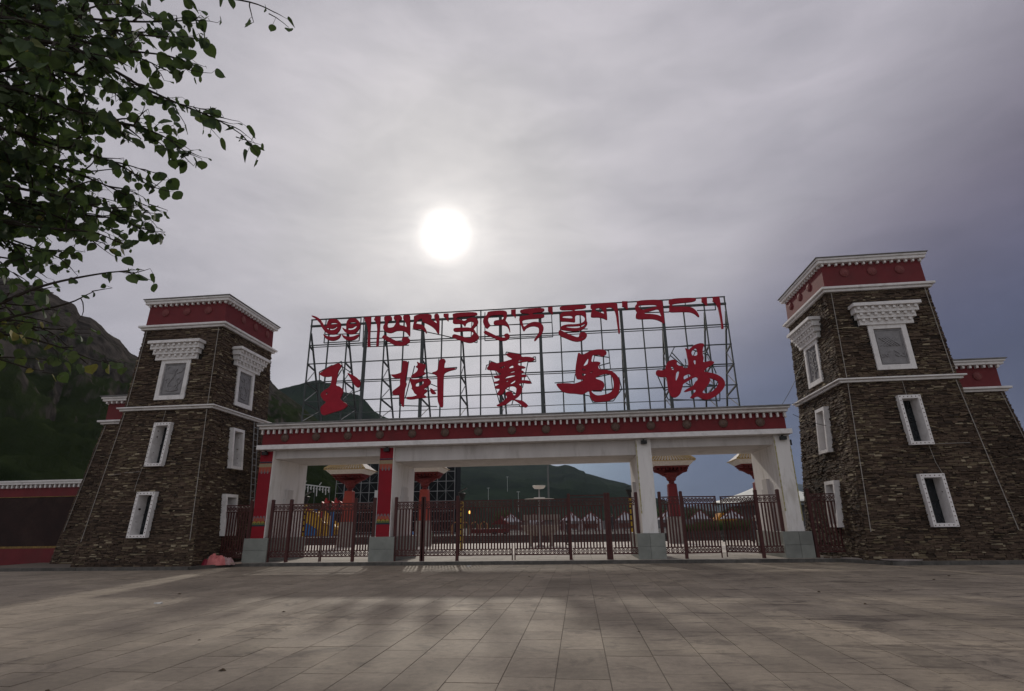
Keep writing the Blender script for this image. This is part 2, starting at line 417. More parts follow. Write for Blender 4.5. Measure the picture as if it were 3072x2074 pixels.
while yy < 30.1:
    xx = -15.5 if yy < 29.9 else -15.5
    while xx < 10.1:
        PV.append([(xx+.004, yy+.004, .05), (xx+.796, yy+.004, .05), (xx+.796, yy+.596, .05), (xx+.004, yy+.596, .05), (xx+.006, yy+.006, .13), (xx+.794, yy+.006, .13), (xx+.794, yy+.594, .13), (xx+.006, yy+.594, .13)])
        PT.append(random.random()); xx += .8
    yy += .6
pieces('paving_slab', 'paving_slabs', np.array(PV), np.array(PT), plat_pave, platform, 300, -np.array(PV)[:, 0, 1])

# forecourt beyond the gate (pale, sunlit), then a dark terrace one step up
g = MB(); g.box(-90, 90, 30.2, 49.5, -.25, .112)
fore = tag(g.build('forecourt', joint, loc=(0, 30, -.25)), kind='structure')
FV = []; FT = []
yy = 30.3
while yy < 49.0:
    xx = -34.0 + random.random()
    while xx < 34:
        FV.append([(xx+.01, yy+.01, .06), (xx+1.19, yy+.01, .06), (xx+1.19, yy+.79, .06), (xx+.01, yy+.79, .06), (xx+.012, yy+.012, .13), (xx+1.188, yy+.012, .13), (xx+1.188, yy+.788, .13), (xx+.012, yy+.788, .13)])
        FT.append(random.random()); xx += 1.2
    yy += .8
FV = np.array(FV); pieces('paving_slab', 'paving_slabs', FV, np.array(FT), fore_pave, fore, 300, -(FV[:, 0, 1] + np.abs(FV[:, 0, 0]+2.5)*.9))
g = MB()
for i in range(4): g.box(-90, 90, 49.5+i*.4, 50.0+i*.4 if i < 3 else 170, -.2, .27+i*.155)
terrace = tag(g.build('terrace', terrace_wall, loc=(0, 49.5, -.2)), kind='structure')
g = MB(); g.box(-90, 90, 52, 169.5, .70, .739)
tag(g.build('road', asphalt, loc=(0, 52, .70)), kind='structure')


# ---------------------------------------------------------------- hills
def hill(name, label, sky_pts, r1, r0, foot_z, amp, nsc, m, back=.35, seed=0, power=1.35, na=260, nr=46):
    """a ridge whose crest runs through the given survey points at distance r1; slopes fall to r0 in front and behind"""
    P = sorted(azel(*p) for p in sky_pts); az = np.array([p[0] for p in P]); te = np.array([p[1] for p in P])
    A = np.linspace(az[0], az[-1], na); T = np.interp(A, az, te)
    vs = []; rows = nr + 14
    for a, te_ in zip(A, T):
        R = r1*(1+.05*math.sin(a*9+seed)); H = EYE + R*te_
        for j in range(rows):
            if j <= nr: s = j/nr; r = r0+(R-r0)*s; h = foot_z + (H-foot_z)*s**power; w = math.sin(math.pi*min(1, s*1.0))**.7 if s < 1 else 0
            else: s = (j-nr)/13; r = R*(1+back*s); h = H - (H-foot_z)*(s**1.1); w = 0
            p = Vector((math.sin(a)*r, math.cos(a)*r, 0))
            q = Vector((p.x*nsc, p.y*nsc, h*nsc*1.4 + seed*7.3))
            nz = noise.ridged_multi_fractal(q, .9, 2.1, 7, 1.0, 2.0)-1.0
            h += amp*w*nz*.5 + (amp*.035*(noise.fractal(q*7, .8, 2, 4)) if j == nr else 0)
            vs.append((p.x, p.y, h))
    fs = [(i*rows+j, (i+1)*rows+j, (i+1)*rows+j+1, i*rows+j+1) for i in range(na-1) for j in range(rows-1)]
    b = MB(); b.add(vs, fs); b.smooth = True
    return tag(b.build(name, m, loc=(0, 0, 0)), label, kind='structure')


def hill_mat(name, grass, grass2, rock, rock2, sc, bias, tint=None, bd=3.0):
    m = bpy.data.materials.new(name); m.use_nodes = True; t = m.node_tree
    p = t.nodes['Principled BSDF']; p.inputs['Roughness'].default_value = .95; p.inputs['Specular IOR Level'].default_value = 0
    g_ = N(t, 'ShaderNodeNewGeometry'); sp = N(t, 'ShaderNodeSeparateXYZ'); t.links.new(g_.outputs['Normal'], sp.inputs[0])
    n_ = N(t, 'ShaderNodeTexNoise', i_Scale=sc, i_Detail=11.0, i_Roughness=.65); t.links.new(g_.outputs['Position'], n_.inputs['Vector'])
    mpn = N(t, 'ShaderNodeMapping'); mpn.inputs['Scale'].default_value = (1, 1, .3); t.links.new(g_.outputs['Position'], mpn.inputs[0])
    n2_ = N(t, 'ShaderNodeTexNoise', i_Scale=sc*5, i_Detail=9.0, i_Roughness=.7, i_Distortion=1.2); t.links.new(mpn.outputs[0], n2_.inputs['Vector'])
    gr = ramp(t, n_.outputs[0], [(.35, grass), (.65, grass2)])
    rk = ramp(t, n2_.outputs[0], [(.35, rock), (.65, rock2)])
    sp2 = N(t, 'ShaderNodeSeparateXYZ'); t.links.new(g_.outputs['Position'], sp2.inputs[0])
    hgt = math_n(t, 'MULTIPLY', sp2.outputs[2], bias[1])
    f = math_n(t, 'ADD', math_n(t, 'ADD', math_n(t, 'MULTIPLY', math_n(t, 'SUBTRACT', 1.0, sp.outputs[2]), .9), hgt), math_n(t, 'MULTIPLY', n_.outputs[0], .6))
    f = ramp(t, f, [(bias[0], (0, 0, 0)), (bias[0]+.18, (1, 1, 1))])
    co = mix_c(t, f, gr, rk); t.links.new(co, p.inputs['Base Color'])
    bn = N(t, 'ShaderNodeBump', i_Strength=1.0, i_Distance=bd); t.links.new(n2_.outputs[0], bn.inputs['Height']); t.links.new(bn.outputs[0], p.inputs['Normal'])
    return m


crag = hill_mat('crag rock and grass', (.040, .054, .022), (.018, .028, .012), (.026, .024, .022), (.13, .112, .098), .022, (.80, .0062), bd=5)
meadow = hill_mat('green hillside', (.030, .046, .030), (.013, .022, .018), (.016, .019, .021), (.05, .05, .05), .008, (.80, .0011), bd=5)
hazed_hill = hill_mat('far hillside with haze tint', (.09, .115, .125), (.07, .09, .105), (.10, .115, .125), (.12, .13, .14), .004, (1.2, .0003), bd=3)  # blue of distance haze painted into the grass and rock colours
hill('hill', 'dark craggy mountain with grassy foot at the far left',
     [(-900, 560), (-500, 690), (-200, 790), (0, 835), (39, 836), (87, 856), (119, 858), (190, 899), (225, 915), (241, 947), (273, 953), (292, 968), (336, 1008), (360, 1022), (389, 1059), (417, 1073),
      (560, 1105), (700, 1108), (805, 1132), (819, 1153), (845, 1176), (900, 1215), (1000, 1300), (1100, 1420), (1180, 1560)], 330, 95, .0, 15, .030, crag, seed=1, na=420, nr=90)
hill('hill', 'green hill with a dark rocky spur behind the left of the sign',
     [(500, 1240), (700, 1200), (800, 1176), (846, 1166), (900, 1153), (940, 1142), (962, 1139), (972, 1147), (990, 1151), (1036, 1177), (1076, 1185), (1093, 1199), (1110, 1218), (1124, 1236), (1147, 1248), (1173, 1257),
      (1210, 1290), (1260, 1335), (1330, 1400), (1400, 1450), (1480, 1560)], 900, 300, .0, 22, .011, meadow, seed=2, na=260, nr=60)
hill('hill', 'long dark green ridge falling to the right beyond the middle opening',
     [(700, 1390), (900, 1360), (1100, 1350), (1250, 1362), (1360, 1376), (1450, 1384), (1540, 1389), (1620, 1392), (1647, 1393), (1665, 1399), (1677, 1399), (1694, 1395), (1710, 1397), (1728, 1405), (1741, 1412), (1753, 1414), (1756, 1420), (1786, 1428), (1826, 1439), (1867, 1448), (1893, 1457), (1930, 1474), (1962, 1491),
      (1985, 1505), (2040, 1530), (2110, 1548), (2200, 1556)], 1700, 420, .5, 34, .0050, meadow, seed=3, power=1.15, na=300, nr=70)
hill('hill', 'low hill tinted blue with painted haze on the horizon at the right',
     [(1900, 1540), (2050, 1525), (2120, 1512), (2160, 1506), (2230, 1498), (2300, 1478), (2350, 1462), (2395, 1452), (2440, 1457), (2560, 1462), (2800, 1450), (3072, 1440), (3500, 1430)], 3200, 1200, .5, 60, .002, hazed_hill, seed=4)


# ---------------------------------------------------------------- stone towers
def stones_for_face(bl, br, tl, tr, nrm, holes, along, visible=1.0):
    """courses of thin ledge stones on a battered face (corner points bottom-left.. top-right seen from outside)"""
    bl, br, tl, tr = map(np.array, (bl, br, tl, tr)); nrm = np.array(nrm, float); nrm /= np.linalg.norm(nrm)
    H = tl[2]-bl[2]; V = []; T = []; K = []
    z = 0.0; drift = rng.random()*10
    while z < H-.02:
        h = float(rng.choice([.026, .034, .042, .052, .064, .08], p=[.16, .24, .24, .18, .12, .06])); h = min(h, H-z)
        a = bl+(tl-bl)*(z/H); b = br+(tr-br)*(z/H); a2 = bl+(tl-bl)*((z+h)/H); b2 = br+(tr-br)*((z+h)/H)
        L = np.linalg.norm(b-a); s = -rng.random()*.15; zc = bl[2]+z+h/2
        while s < L:
            l = float(rng.gamma(2.6, .062)+.06)*(1.15 if h > .06 else 1); s0 = max(s, 0); s1 = min(s+l, L); s += l
            if s1-s0 < .02: continue
            q = a+(b-a)*((s0+s1)/2/L); c = q[0] if along == 'x' else q[1]
            if any(h0 < c < h1 and z0 < zc < z1 for h0, h1, z0, z1 in holes): continue
            g_ = .004; d = float(.010+abs(rng.normal(0, .028))); d = min(d, .09)
            u0, u1 = (s0+g_)/L, (s1-g_)/L; e0, e1 = g_/h*.9, 1-g_/h*.9
            jz = rng.normal(0, min(.0065, h*.12), 4); jx = rng.normal(0, .012, 4)
            P = []
            for (u, e), jj, kk in zip(((u0, e0), (u1, e0), (u1, e1), (u0, e1)), jz, jx):
                lo_ = a+(b-a)*u; hi_ = a2+(b2-a2)*u; p = lo_+(hi_-lo_)*e; p = p+np.array([0, 0, jj])+(b-a)/L*kk; P.append(p)
            dn = rng.normal(0, .004, 4)
            V.append([p-nrm*.02 for p in P] + [p+nrm*(d+k_) for p, k_ in zip(P, dn)])
            base = .42+.22*noise.noise(Vector((c*.5, zc*.7, drift)))
            t = base+rng.normal(0, .2); t = .99 if rng.random() < .02 else (t+.3 if rng.random() < .09 else t)
            T.append(float(np.clip(t, 0, 1))); K.append((s1-s0)*h*visible)
        z += h
    return V, T, K


def rings(cx, out, z0, z1, z2):
    """tower plan at three heights: (x0, x1, y0, y1)"""
    return [(cx-2.85, cx+2.85, 23.75, 29.7), (cx-2.28, cx+2.28, 24.27, 29.15), (cx-2.12, cx+2.12, 24.42, 29.0)]


def face_at(cx, z):
    if z < 7.1: k = (z-.1)/7.0; return 2.85-.57*k, 23.75+.52*k, 29.7-.55*k
    k = (z-7.1)/4.2; return 2.28-.16*k, 24.27+.15*k, 29.15-.15*k


def dentils(par, name, x0, x1, y0, y1, zt, size, hgt, prot, step, m, sides='FLR'):
    """little blocks hanging under a cornice round a rectangle (x0..x1, y0..y1 = wall face)"""
    b = MB(); b.box(-size/2, size/2, -prot, .01, -hgt, 0); me_f = b.mesh(name, m)
    def row(c0, c1): 
        n = max(2, round((c1-c0)/step)); return [c0+(i+.5)*(c1-c0)/n for i in range(n)]
    if 'F' in sides:
        for x in row(x0-prot, x1+prot): inst(name, me_f, (x, y0, zt), par)
    if 'L' in sides:
        for y in row(y0, y1): inst(name, me_f, (x0, y, zt), par, rot=(0, 0, -math.pi/2))
    if 'R' in sides:
        for y in row(y0, y1): inst(name, me_f, (x1, y, zt), par, rot=(0, 0, math.pi/2))


def disc_mesh(r, d, m):
    b = MB(); n = 20; prof = [(r, 0), (r, d*.5), (r*.86, d*.75), (r*.80, d*.6), (r*.55, d*.95), (r*.2, d*1.15), (.01, d*1.2)]
    vs = []; fs = []
    for rr, dd in prof:
        for i in range(n): w = 2*math.pi*i/n; vs.append((rr*math.cos(w), -dd, rr*math.sin(w)))
    for k in range(len(prof)-1):
        for i in range(n): fs.append((k*n+i, k*n+(i+1) % n, (k+1)*n+(i+1) % n, (k+1)*n+i))
    b.add(vs, fs); b.smooth = False; return b.mesh('disc', m)


def local_frame(cx, sidek, c, z):
    """a function placing (u, d, z) - across, outward, up - on the front (F), left (L) or right (R) face"""
    def f(u, d, z_):
        hw, yf, yb = face_at(cx, z_)
        if sidek == 'F': return (c+u, yf-d, z_)
        if sidek == 'R': return (cx+hw+d, c+u, z_)
        return (cx-hw-d, c-u, z_)
    return f


def hexa(b, f, u0, u1, d0, d1, z0, z1, t=None):
    P = [f(u0, d1, z0), f(u1, d1, z0), f(u1, d0, z0), f(u0, d0, z0), f(u0, d1, z1), f(u1, d1, z1), f(u1, d0, z1), f(u0, d0, z1)]
    b.add(P, [(0, 3, 2, 1), (4, 5, 6, 7), (0, 1, 5, 4), (1, 2, 6, 5), (2, 3, 7, 6), (3, 0, 4, 7)], t)


def framed_panel(par, f, motif):
    b = MB()
    hexa(b, f, -.78, -.57, -.02, .09, 7.60, 9.64); hexa(b, f, .57, .78, -.02, .09, 7.60, 9.64)
    hexa(b, f, -.57, .57, -.02, .088, 7.60, 7.82); hexa(b, f, -.57, .57, -.02, .088, 9.45, 9.64)
    fr = b.build('panel_frame', trim_white, par); bevel(fr, .008)
    b = MB(); hexa(b, f, -.57, .57, -.03, .012, 7.82, 9.45); pn = b.build('carved_panel', relief, par)
    b = MB()
    def stroke(pts, w=.022, d=.04):
        for (u0, z0), (u1, z1) in zip(pts, pts[1:]):
            L = math.hypot(u1-u0, z1-z0)+1e-6; nx, nz = -(z1-z0)/L*w, (u1-u0)/L*w; ex, ez = (u1-u0)/L*w*.6, (z1-z0)/L*w*.6
            q = [(u0-nx-ex, z0-nz-ez), (u0+nx-ex, z0+nz-ez), (u1+nx+ex, z1+nz+ez), (u1-nx+ex, z1-nz+ez)]
            vs = [f(u, .005, z) for u, z in q] + [f(u, d+random.random()*.006, z) for u, z in q]
            b.add(vs, [(4, 5, 6, 7), (0, 1, 5, 4), (1, 2, 6, 5), (2, 3, 7, 6), (3, 0, 4, 7)])
    cz = 8.64
    if motif == 'knot':
        for k in (-.18, -.06, .06, .18):
            stroke([(k-.20, cz-.20+abs(k)*.2+.22), (k+.20, cz+.20+.20)]); stroke([(k-.20, cz+.20+.20), (k+.20, cz-.20+.24)], d=.05)
        for sx in (-1, 1):
            stroke([(sx*.10, 8.45), (sx*.22, 8.36), (sx*.30, 8.28), (sx*.22, 8.20), (sx*.12, 8.26), (sx*.2, 8.30)]); stroke([(sx*.34, 8.22), (sx*.45, 8.18), (sx*.5, 8.28), (sx*.42, 8.32)])
    elif motif == 'branch':
        pts = [(.05*math.sin(i*.9), 7.95+i*.14) for i in range(10)]; stroke(pts, .03, .05)
        for i in range(11):
            s_ = 1 if i % 2 else -1; z = 8.0+i*.115; stroke([(0, z), (s_*.18, z+.16), (s_*.34, z+.14+.1*math.sin(i*2.1))], .022, .045); stroke([(s_*.15, z+.1), (s_*.22, z+.3)], .018, .035)
    else:
        for s_ in (-1, 1):
            a_ = [(s_*(.12+.14*math.sin(t*.62)), 8.05+t*.11) for t in range(11)]; stroke(a_, .024, .045)
            stroke([(s_*.1, 8.3), (s_*.33, 8.42), (s_*.42, 8.6), (s_*.3, 8.7), (s_*.2, 8.6)], .02); stroke([(s_*.12, 8.95), (s_*.35, 9.02), (s_*.45, 9.2), (s_*.32, 9.28)], .02)
        stroke([(-.42, 7.92), (.42, 7.94)], .02); stroke([(-.3, 8.12), (0, 8.05), (.3, 8.12)], .03, .05)
    stroke([(-.50, 7.88), (-.50, 9.38), (.50, 9.38), (.50, 7.88), (-.50, 7.88)], .012, .03)
    b.build('carving', relief, pn)


def canopy(par, f):
    """white stepped eyebrow canopy: slab over three shrinking tiers of little blocks"""
    b = MB(); hexa(b, f, -1.38, 1.38, -.05, .56, 10.40, 10.55)
    c = b.build('canopy', trim_white, par); bevel(c, .01)
    b = MB()
    tiers = [(1.30, .46, 10.14, 10.395), (1.20, .34, 9.90, 10.14), (1.10, .22, 9.63, 9.90)]
    for hw, d, z0, z1 in tiers: hexa(b, f, -hw, hw, -.05, d-.06, z0, z1-.003)
    b.build('canopy_tier', trim_white, c)
    bl = MB()
    for ti, (hw, d, z0, z1) in enumerate(tiers):
        n = 9-ti
        for i in range(n):
            u = -hw+(i+.5)*2*hw/n
            b = MB(); hexa(b, f, u-.055, u+.055, d-.07, d+.035, z1-.12, z1-.008); b.build('corbel', trim_white, c)


def slit_window(par, f, z0, z1, hw, studs, flip=1):
    b = MB(); t = .12; D = .24
    hexa(b, f, -hw, -hw+t, -.42, D, z0, z1); hexa(b, f, hw-t, hw, -.42, D, z0, z1)
    hexa(b, f, -hw+t, hw-t, -.42, D-.002, z0, z0+t*1.1); hexa(b, f, -hw+t, hw-t, -.42, D-.002, z1-t*1.2, z1)
    w = b.build('window', trim_white, par)
    b = MB(); hexa(b, f, -hw+t, hw-t, -.40, -.36, z0+.1, z1-.1); b.build('pane', glass, w)
    b = MB(); hexa(b, f, -.02, .02, -.36, -.32, z0+.13, z1-.14); hexa(b, f, -hw+t, hw-t, -.358, -.325, (z0+z1)/2-.02, (z0+z1)/2+.02); b.build('glazing_bar', black, w)
    if studs:
        b = MB(); b.lathe((0, 0, 0), [(.020, 0), (.020, .012), (.008, .02)], 8); me = b.mesh('stud', bronze)
        pts = [(u, z) for z in np.linspace(z0+.05, z1-.06, 12) for u in (-hw+.06, hw-.06)] + [(u, z) for u in np.linspace(-hw+.2, hw-.2, 4) for z in (z0+.065, z1-.07)]
        for u, z in pts:
            p = f(u, D, z); inst('stud', me, p, w, rot=(math.pi/2, 0, 0))


TZ = dict(base=.10, b1=7.1, b1t=7.25, top=11.30)


def tower(cx, inner, label):
    """inner = +1 when the gate lies on the tower's right"""
    T = thing('stone_tower', (cx, 26.5, .1), label, 'tower')
    R0, R1, R2 = rings(cx, 0, 0, 0, 0)
    ins = 'R' if inner > 0 else 'L'; outs = 'L' if inner > 0 else 'R'
    b = MB(); wc = cx + (.10 if inner > 0 else .07)
    for lo, hi, z0, z1 in ((R0, R1, .1, 7.1), (R1, R2, 7.1, 11.3)):
        b.add([(lo[0], lo[2], z0), (lo[1], lo[2], z0), (lo[1], lo[3], z0), (lo[0], lo[3], z0), (hi[0], hi[2], z1), (hi[1], hi[2], z1), (hi[1], hi[3], z1), (hi[0], hi[3], z1)],
              [(2, 3, 7, 6), (4, 5, 6, 7)] + ([(3, 0, 4, 7)] if ins == 'R' else [(1, 2, 6, 5)]) + ([(0, 1, 5, 4), (1, 2, 6, 5) if ins == 'R' else (3, 0, 4, 7)] if z0 > 5 else []))
    for fc, c, wins in (('F', wc, ((4.5, 6.35, .36), (1.39, 3.16, .38))), (ins, None, ((4.52, 6.32, .41, 26.25), (1.4, 3.1, .41, 26.0)))):
        fr_ = local_frame(cx, fc, 0 if fc == 'F' else (0 if fc == 'R' else 0), 0)
        if fc == 'F': out = [(R0[0], .1), (R0[1], .1), (R1[1], 7.1), (R1[0], 7.1)]; hol = [[(c-w[2], w[0]), (c-w[2], w[1]), (c+w[2], w[1]), (c+w[2], w[0])] for w in wins]
        else:
            out = [(R0[2], .1), (R0[3], .1), (R1[3], 7.1), (R1[2], 7.1)]; hol = [[(w[3]-w[2], w[0]), (w[3]-w[2], w[1]), (w[3]+w[2], w[1]), (w[3]+w[2], w[0])] for w in wins]
        L_ = [[Vector((a, q, 0)) for a, q in l] for l in [out] + hol]; tri = tessellate_polygon(L_); fl = [p for l in L_ for p in l]
        def P3(p):
            hw, yf, yb = face_at(cx, p.y); return (p.x, yf, p.y) if fc == 'F' else ((cx+hw if fc == 'R' else cx-hw), p.x, p.y)
        b.add([P3(p) for p in fl], [tuple(t) for t in tri])
    b.build('core_wall', tower_core, T)
    V = []; Tn = []; K = []
    pcx = cx + (.1 if inner > 0 else 0); wcx = cx + (.10 if inner > 0 else .07)
    hF = [(cx-1.32, cx+1.32, 9.62, 10.56), (cx-.79, cx+.79, 7.6, 9.66), (wcx-.44, wcx+.44, 4.4, 6.45), (wcx-.46, wcx+.46, 1.29, 3.27)]
    hS = [(25.3, 28.1, 9.62, 10.56), (25.9, 27.48, 7.6, 9.66), (25.76, 26.74, 4.42, 6.42), (25.5, 26.5, 1.3, 3.2)]
    for lo, hi, z0, z1 in ((R0, R1, .1, 7.1), (R1, R2, 7.25, 11.3)):
        for fc in 'F' + ins + outs:
            if fc == 'F': q = [(lo[0], lo[2], z0), (lo[1], lo[2], z0), (hi[0], hi[2], z1), (hi[1], hi[2], z1)]; n = (0, -1, .07); ho = hF; al = 'x'; vis = 1
            elif fc == 'R': q = [(lo[1], lo[2], z0), (lo[1], lo[3], z0), (hi[1], hi[2], z1), (hi[1], hi[3], z1)]; n = (1, 0, .07); ho = hS if ins == 'R' else []; al = 'y'; vis = .35 if ins == 'R' else 0
            else: q = [(lo[0], lo[3], z0), (lo[0], lo[2], z0), (hi[0], hi[3], z1), (hi[0], hi[2], z1)]; n = (-1, 0, .07); ho = hS if ins == 'L' else []; al = 'y'; vis = .35 if ins == 'L' else 0
            v, t, k = stones_for_face(*q, n, ho, al, vis); V += v; Tn += t; K += k
    pieces('stone', 'stones', np.array(V), np.array(Tn), ledge, T, 300, np.array(K))
    # bands
    def band(name, x0, x1, y0, y1, z0, z1, ov, m, bev=.012):
        b = MB(); b.box(x0-ov, x1+ov, y0-ov, y1+ov, z0, z1); o = b.build(name, m, T); bevel(o, bev); return o
    band('string_course', *R1, 7.10, 7.20, .14, trim_white); band('string_course', *R1, 7.203, 7.27, .24, trim_white)
    band('string_course', *R2, 11.30, 11.41, .15, trim_white); band('string_course', *R2, 11.413, 11.52, .25, trim_white)
    px0, px1, py0, py1 = R2[0]-.02, R2[1]+.02, R2[2]-.02, R2[3]+.02
    b = MB(); b.frustum(px0, px1, py0, py1, 11.52, px0+.03, px1-.03, py0+.03, py1-.03, 12.72); b.build('parapet_wall', red_wall, T)
    dentils(T, 'dentil', px0+.03, px1-.03, py0+.03, py1-.03, 12.70, .085, .12, .12, .29, trim_white)
    band('cornice', px0, px1, py0, py1, 12.70, 12.84, .15, trim_white); band('cornice', px0, px1, py0, py1, 12.843, 12.94, .20, trim_white); band('roof_slab', px0, px1, py0, py1, 12.943, 12.985, .25, roof_grey)
    dm = disc_mesh(.20, .07, disc_red)
    for u in (-1.17, 0, 1.17): inst('disc', dm, (cx+u, py0+.015, 12.24), T)
    sx = px1-.015 if inner > 0 else px0+.015
    for y in (25.95, 27.13, 28.35): inst('disc', dm, (sx, y, 12.24), T, rot=(0, 0, math.pi/2*inner))
    fF = local_frame(cx, 'F', cx, 0); fS = local_frame(cx, ins, 26.69, 0)
    framed_panel(T, fF, 'vase' if inner > 0 else 'knot'); framed_panel(T, fS, 'vase' if inner > 0 else 'branch')
    canopy(T, fF); canopy(T, fS)
    slit_window(T, local_frame(cx, 'F', wcx, 0), 4.40, 6.45, .43, True); slit_window(T, local_frame(cx, 'F', wcx, 0), 1.29, 3.26, .45, True)
    slit_window(T, local_frame(cx, ins, 26.25, 0), 4.42, 6.42, .48, False); slit_window(T, local_frame(cx, ins, 26.0, 0), 1.3, 3.2, .48, False)
    # pale light tubes clipped along the edges of the front
    for s in (-1, 1):
        for z0, z1 in ((1.15, 3.0), (3.02, 5.0), (5.02, 7.05), (7.32, 9.3), (9.32, 11.25)):
            P = []
            for z in (z0, z1): hw, yf, yb = face_at(cx, z); P.append((cx+s*(hw-.17), yf-.10, z))
            b = MB(); b.tube(P[0], P[1], .016, 6); b.build('light_tube', cable_m, T)
    # thin cables
    hw, yf, yb = face_at(cx, 3.9)
    for pts in ([(.05, 7.1), (.06, 6.45)], [(.35, 4.4), (.42, 3.7), (.55, 3.27)], [(.5, 4.42), (1.9 if inner < 0 else -1.2, 4.44)]) if inner < 0 else ([(0, 7.1), (-.03, 6.45)], [(-.5, 4.4), (-.6, 3.7), (-.62, 3.3)], [(-.55, 4.18), (-1.35, 4.15)], [(-1.5, 4.1), (-2.0, 4.05)]):
        b = MB()
        for (u0, z0), (u1, z1) in zip(pts, pts[1:]): b.tube((cx+u0, face_at(cx, z0)[1]-.09, z0), (cx+u1, face_at(cx, z1)[1]-.09, z1), .010, 5)
        b.build('cable', cable_m, T)
    return T


tower(-19.43, 1, 'left stone tower with red parapet, its right side facing the gate')
tower(13.67, -1, 'right stone tower with a carved endless knot panel and red parapet')


def annex(x0, x1, side, label):
    """lower stone block behind each tower; x0..x1 at the base, side = outer side (-1 left)"""
    A = thing('stone_annex', ((x0+x1)/2, 28.2, .1), label, 'building')
    t = .85; ox = x0 if side < 0 else x1
    top = (x0+(t if side < 0 else 0), x1-(0 if side < 0 else t), 26.75, 31.2); base = (x0, x1, 26.2, 31.8)
    b = MB(); b.frustum(*base, .1, *top, 7.0); b.build('core_wall', tower_core, A)
    V, Tn, K = stones_for_face((x0, 26.2, .1), (x1, 26.2, .1), (top[0], top[2], 7.0), (top[1], top[2], 7.0), (0, -1, .08), [], 'x')
    if side < 0: q = ((x0, 31.8, .1), (x0, 26.2, .1), (top[0], 31.2, 7.0), (top[0], 26.75, 7.0))
    else: q = ((x1, 26.2, .1), (x1, 31.8, .1), (top[1], 26.75, 7.0), (top[1], 31.2, 7.0))
    v, t_, k = stones_for_face(*q, (side, 0, .1), [], 'y', .01)
    V += v; Tn += t_; K += k
    cen_ = np.array(V).mean(1)[:, 0]; K = np.array(K)*np.where(np.abs(cen_-ox) < 2.9, 1, .01)
    pieces('stone', 'stones', np.array(V), np.array(Tn), ledge, A, 300, K)
    for z0, z1, ov, nm, m in ((7.0, 7.1, .14, 'string_course', trim_white), (7.103, 7.2, .26, 'string_course', trim_white), (8.24, 8.36, .22, 'cornice', trim_white), (8.363, 8.46, .28, 'cornice', trim_white), (8.463, 8.51, .34, 'roof_slab', roof_grey)):
        b = MB(); b.box(top[0]-ov, top[1]+ov, top[2]-ov, top[3]+ov, z0, z1); bevel(b.build(nm, m, A), .01)
    b = MB(); b.box(*top, 7.2, 8.25); b.build('parapet_wall', red_wall, A)
    dentils(A, 'dentil', *top, 8.24, .10, .13, .15, .29, trim_white, sides='F'+('L' if side < 0 else 'R'))
    dm = disc_mesh(.19, .07, disc_red)
    inst('disc', dm, (ox+(-side)*(-.0)+(-side)*1.75, top[2]-.0, 7.75), A)
    for z0, z1 in ((1.6, 4.2), (4.22, 6.95)):
        P = [(ox-side*(.17+.85*(z-.1)/6.9), 26.2+.55*(z-.1)/6.9-.10, z) for z in (z0, z1)]
        b = MB(); b.tube(P[0], P[1], .016, 6); b.build('light_tube', cable_m, A)


annex(-25.75, -20.6, -1, 'lower stone block standing behind the left tower, red parapet')
annex(14.9, 20.15, 1, 'lower stone block standing behind the right tower, red parapet')

# boundary wall at the far left
Wl = thing('boundary_wall', (-32, 27.6, .1), 'long dark red boundary wall with white dentil coping at the left edge', 'wall')
b = MB(); b.box(-48, -25.2, 27.4, 27.9, .0, .86); b.build('wall_base', red_wall, Wl)
b = MB(); b.box(-48, -25.2, 27.43, 27.87, .862, 3.38); b.build('wall', mat('dark maroon render', (.035, .018, .016), (.022, .013, .012), scale=1.5, rough=.9, bump=.4, stain=((.06, .035, .028), .5)), Wl)
b = MB(); b.box(-48, -25.2, 27.41, 27.88, 3.382, 3.92); b.build('wall_frieze', red_wall, Wl)
gold_line = mat('dull gold line', (.30, .19, .05), (.12, .07, .02), scale=9, rough=.6)
b = MB(); b.box(-48, -25.2, 27.39, 27.41, .80, .90); b.build('gold_band', gold_line, Wl)
b = MB(); b.box(-48, -25.2, 27.395, 27.41, 3.36, 3.39); b.build('gold_band', gold_line, Wl)
b = MB(); b.box(-.05, .05, -.13, .01, -.18, 0); dmm = b.mesh('dentil', trim_white)
for i in range(82): inst('dentil', dmm, (-48+i*.28, 27.41, 4.02), Wl)
b = MB(); b.box(-48, -25.2, 27.2, 28.1, 4.02, 4.14); b.build('coping', trim_white, Wl)
b = MB(); b.box(-48, -25.2, 27.14, 28.16, 4.143, 4.22); b.build('coping', trim_white, Wl)

# ---------------------------------------------------------------- the gate
GX = -2.87
G = thing('entrance_gate', (GX, 27.3, .13), 'wide white entrance gate with red fascia and bronze discs between the two towers', 'gate')
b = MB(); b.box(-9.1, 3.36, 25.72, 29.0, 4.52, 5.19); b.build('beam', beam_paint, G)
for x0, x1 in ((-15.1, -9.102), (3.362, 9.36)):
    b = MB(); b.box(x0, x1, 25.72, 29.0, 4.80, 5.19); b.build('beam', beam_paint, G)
b = MB(); b.box(-15.20, 9.40, 25.20, 29.5, 5.193, 5.41); bevel(b.build('lower_cornice', trim_white, G), .012)
b = MB(); b.box(-15.08, 9.26, 25.46, 29.3, 5.41, 6.17); b.build('fascia', gate_red, G)
dentils(G, 'dentil', -15.08, 9.26, 25.46, 29.3, 6.17, .08, .21, .13, .288, trim_white)
for z0, z1, ov, m, nm in ((6.173, 6.30, .26, trim_white, 'cornice'), (6.303, 6.385, .40, trim_white, 'cornice')):
    b = MB(); b.box(-15.08-ov*.38, 9.26+ov*.38, 25.46-ov, 29.3+ov, z0, z1); bevel(b.build(nm, m, G), .012)
xs = [-15.27, -13.2, -10.9, -8.2, -5.1, -2.6, .4, 2.9, 5.2, 7.4, 9.44]
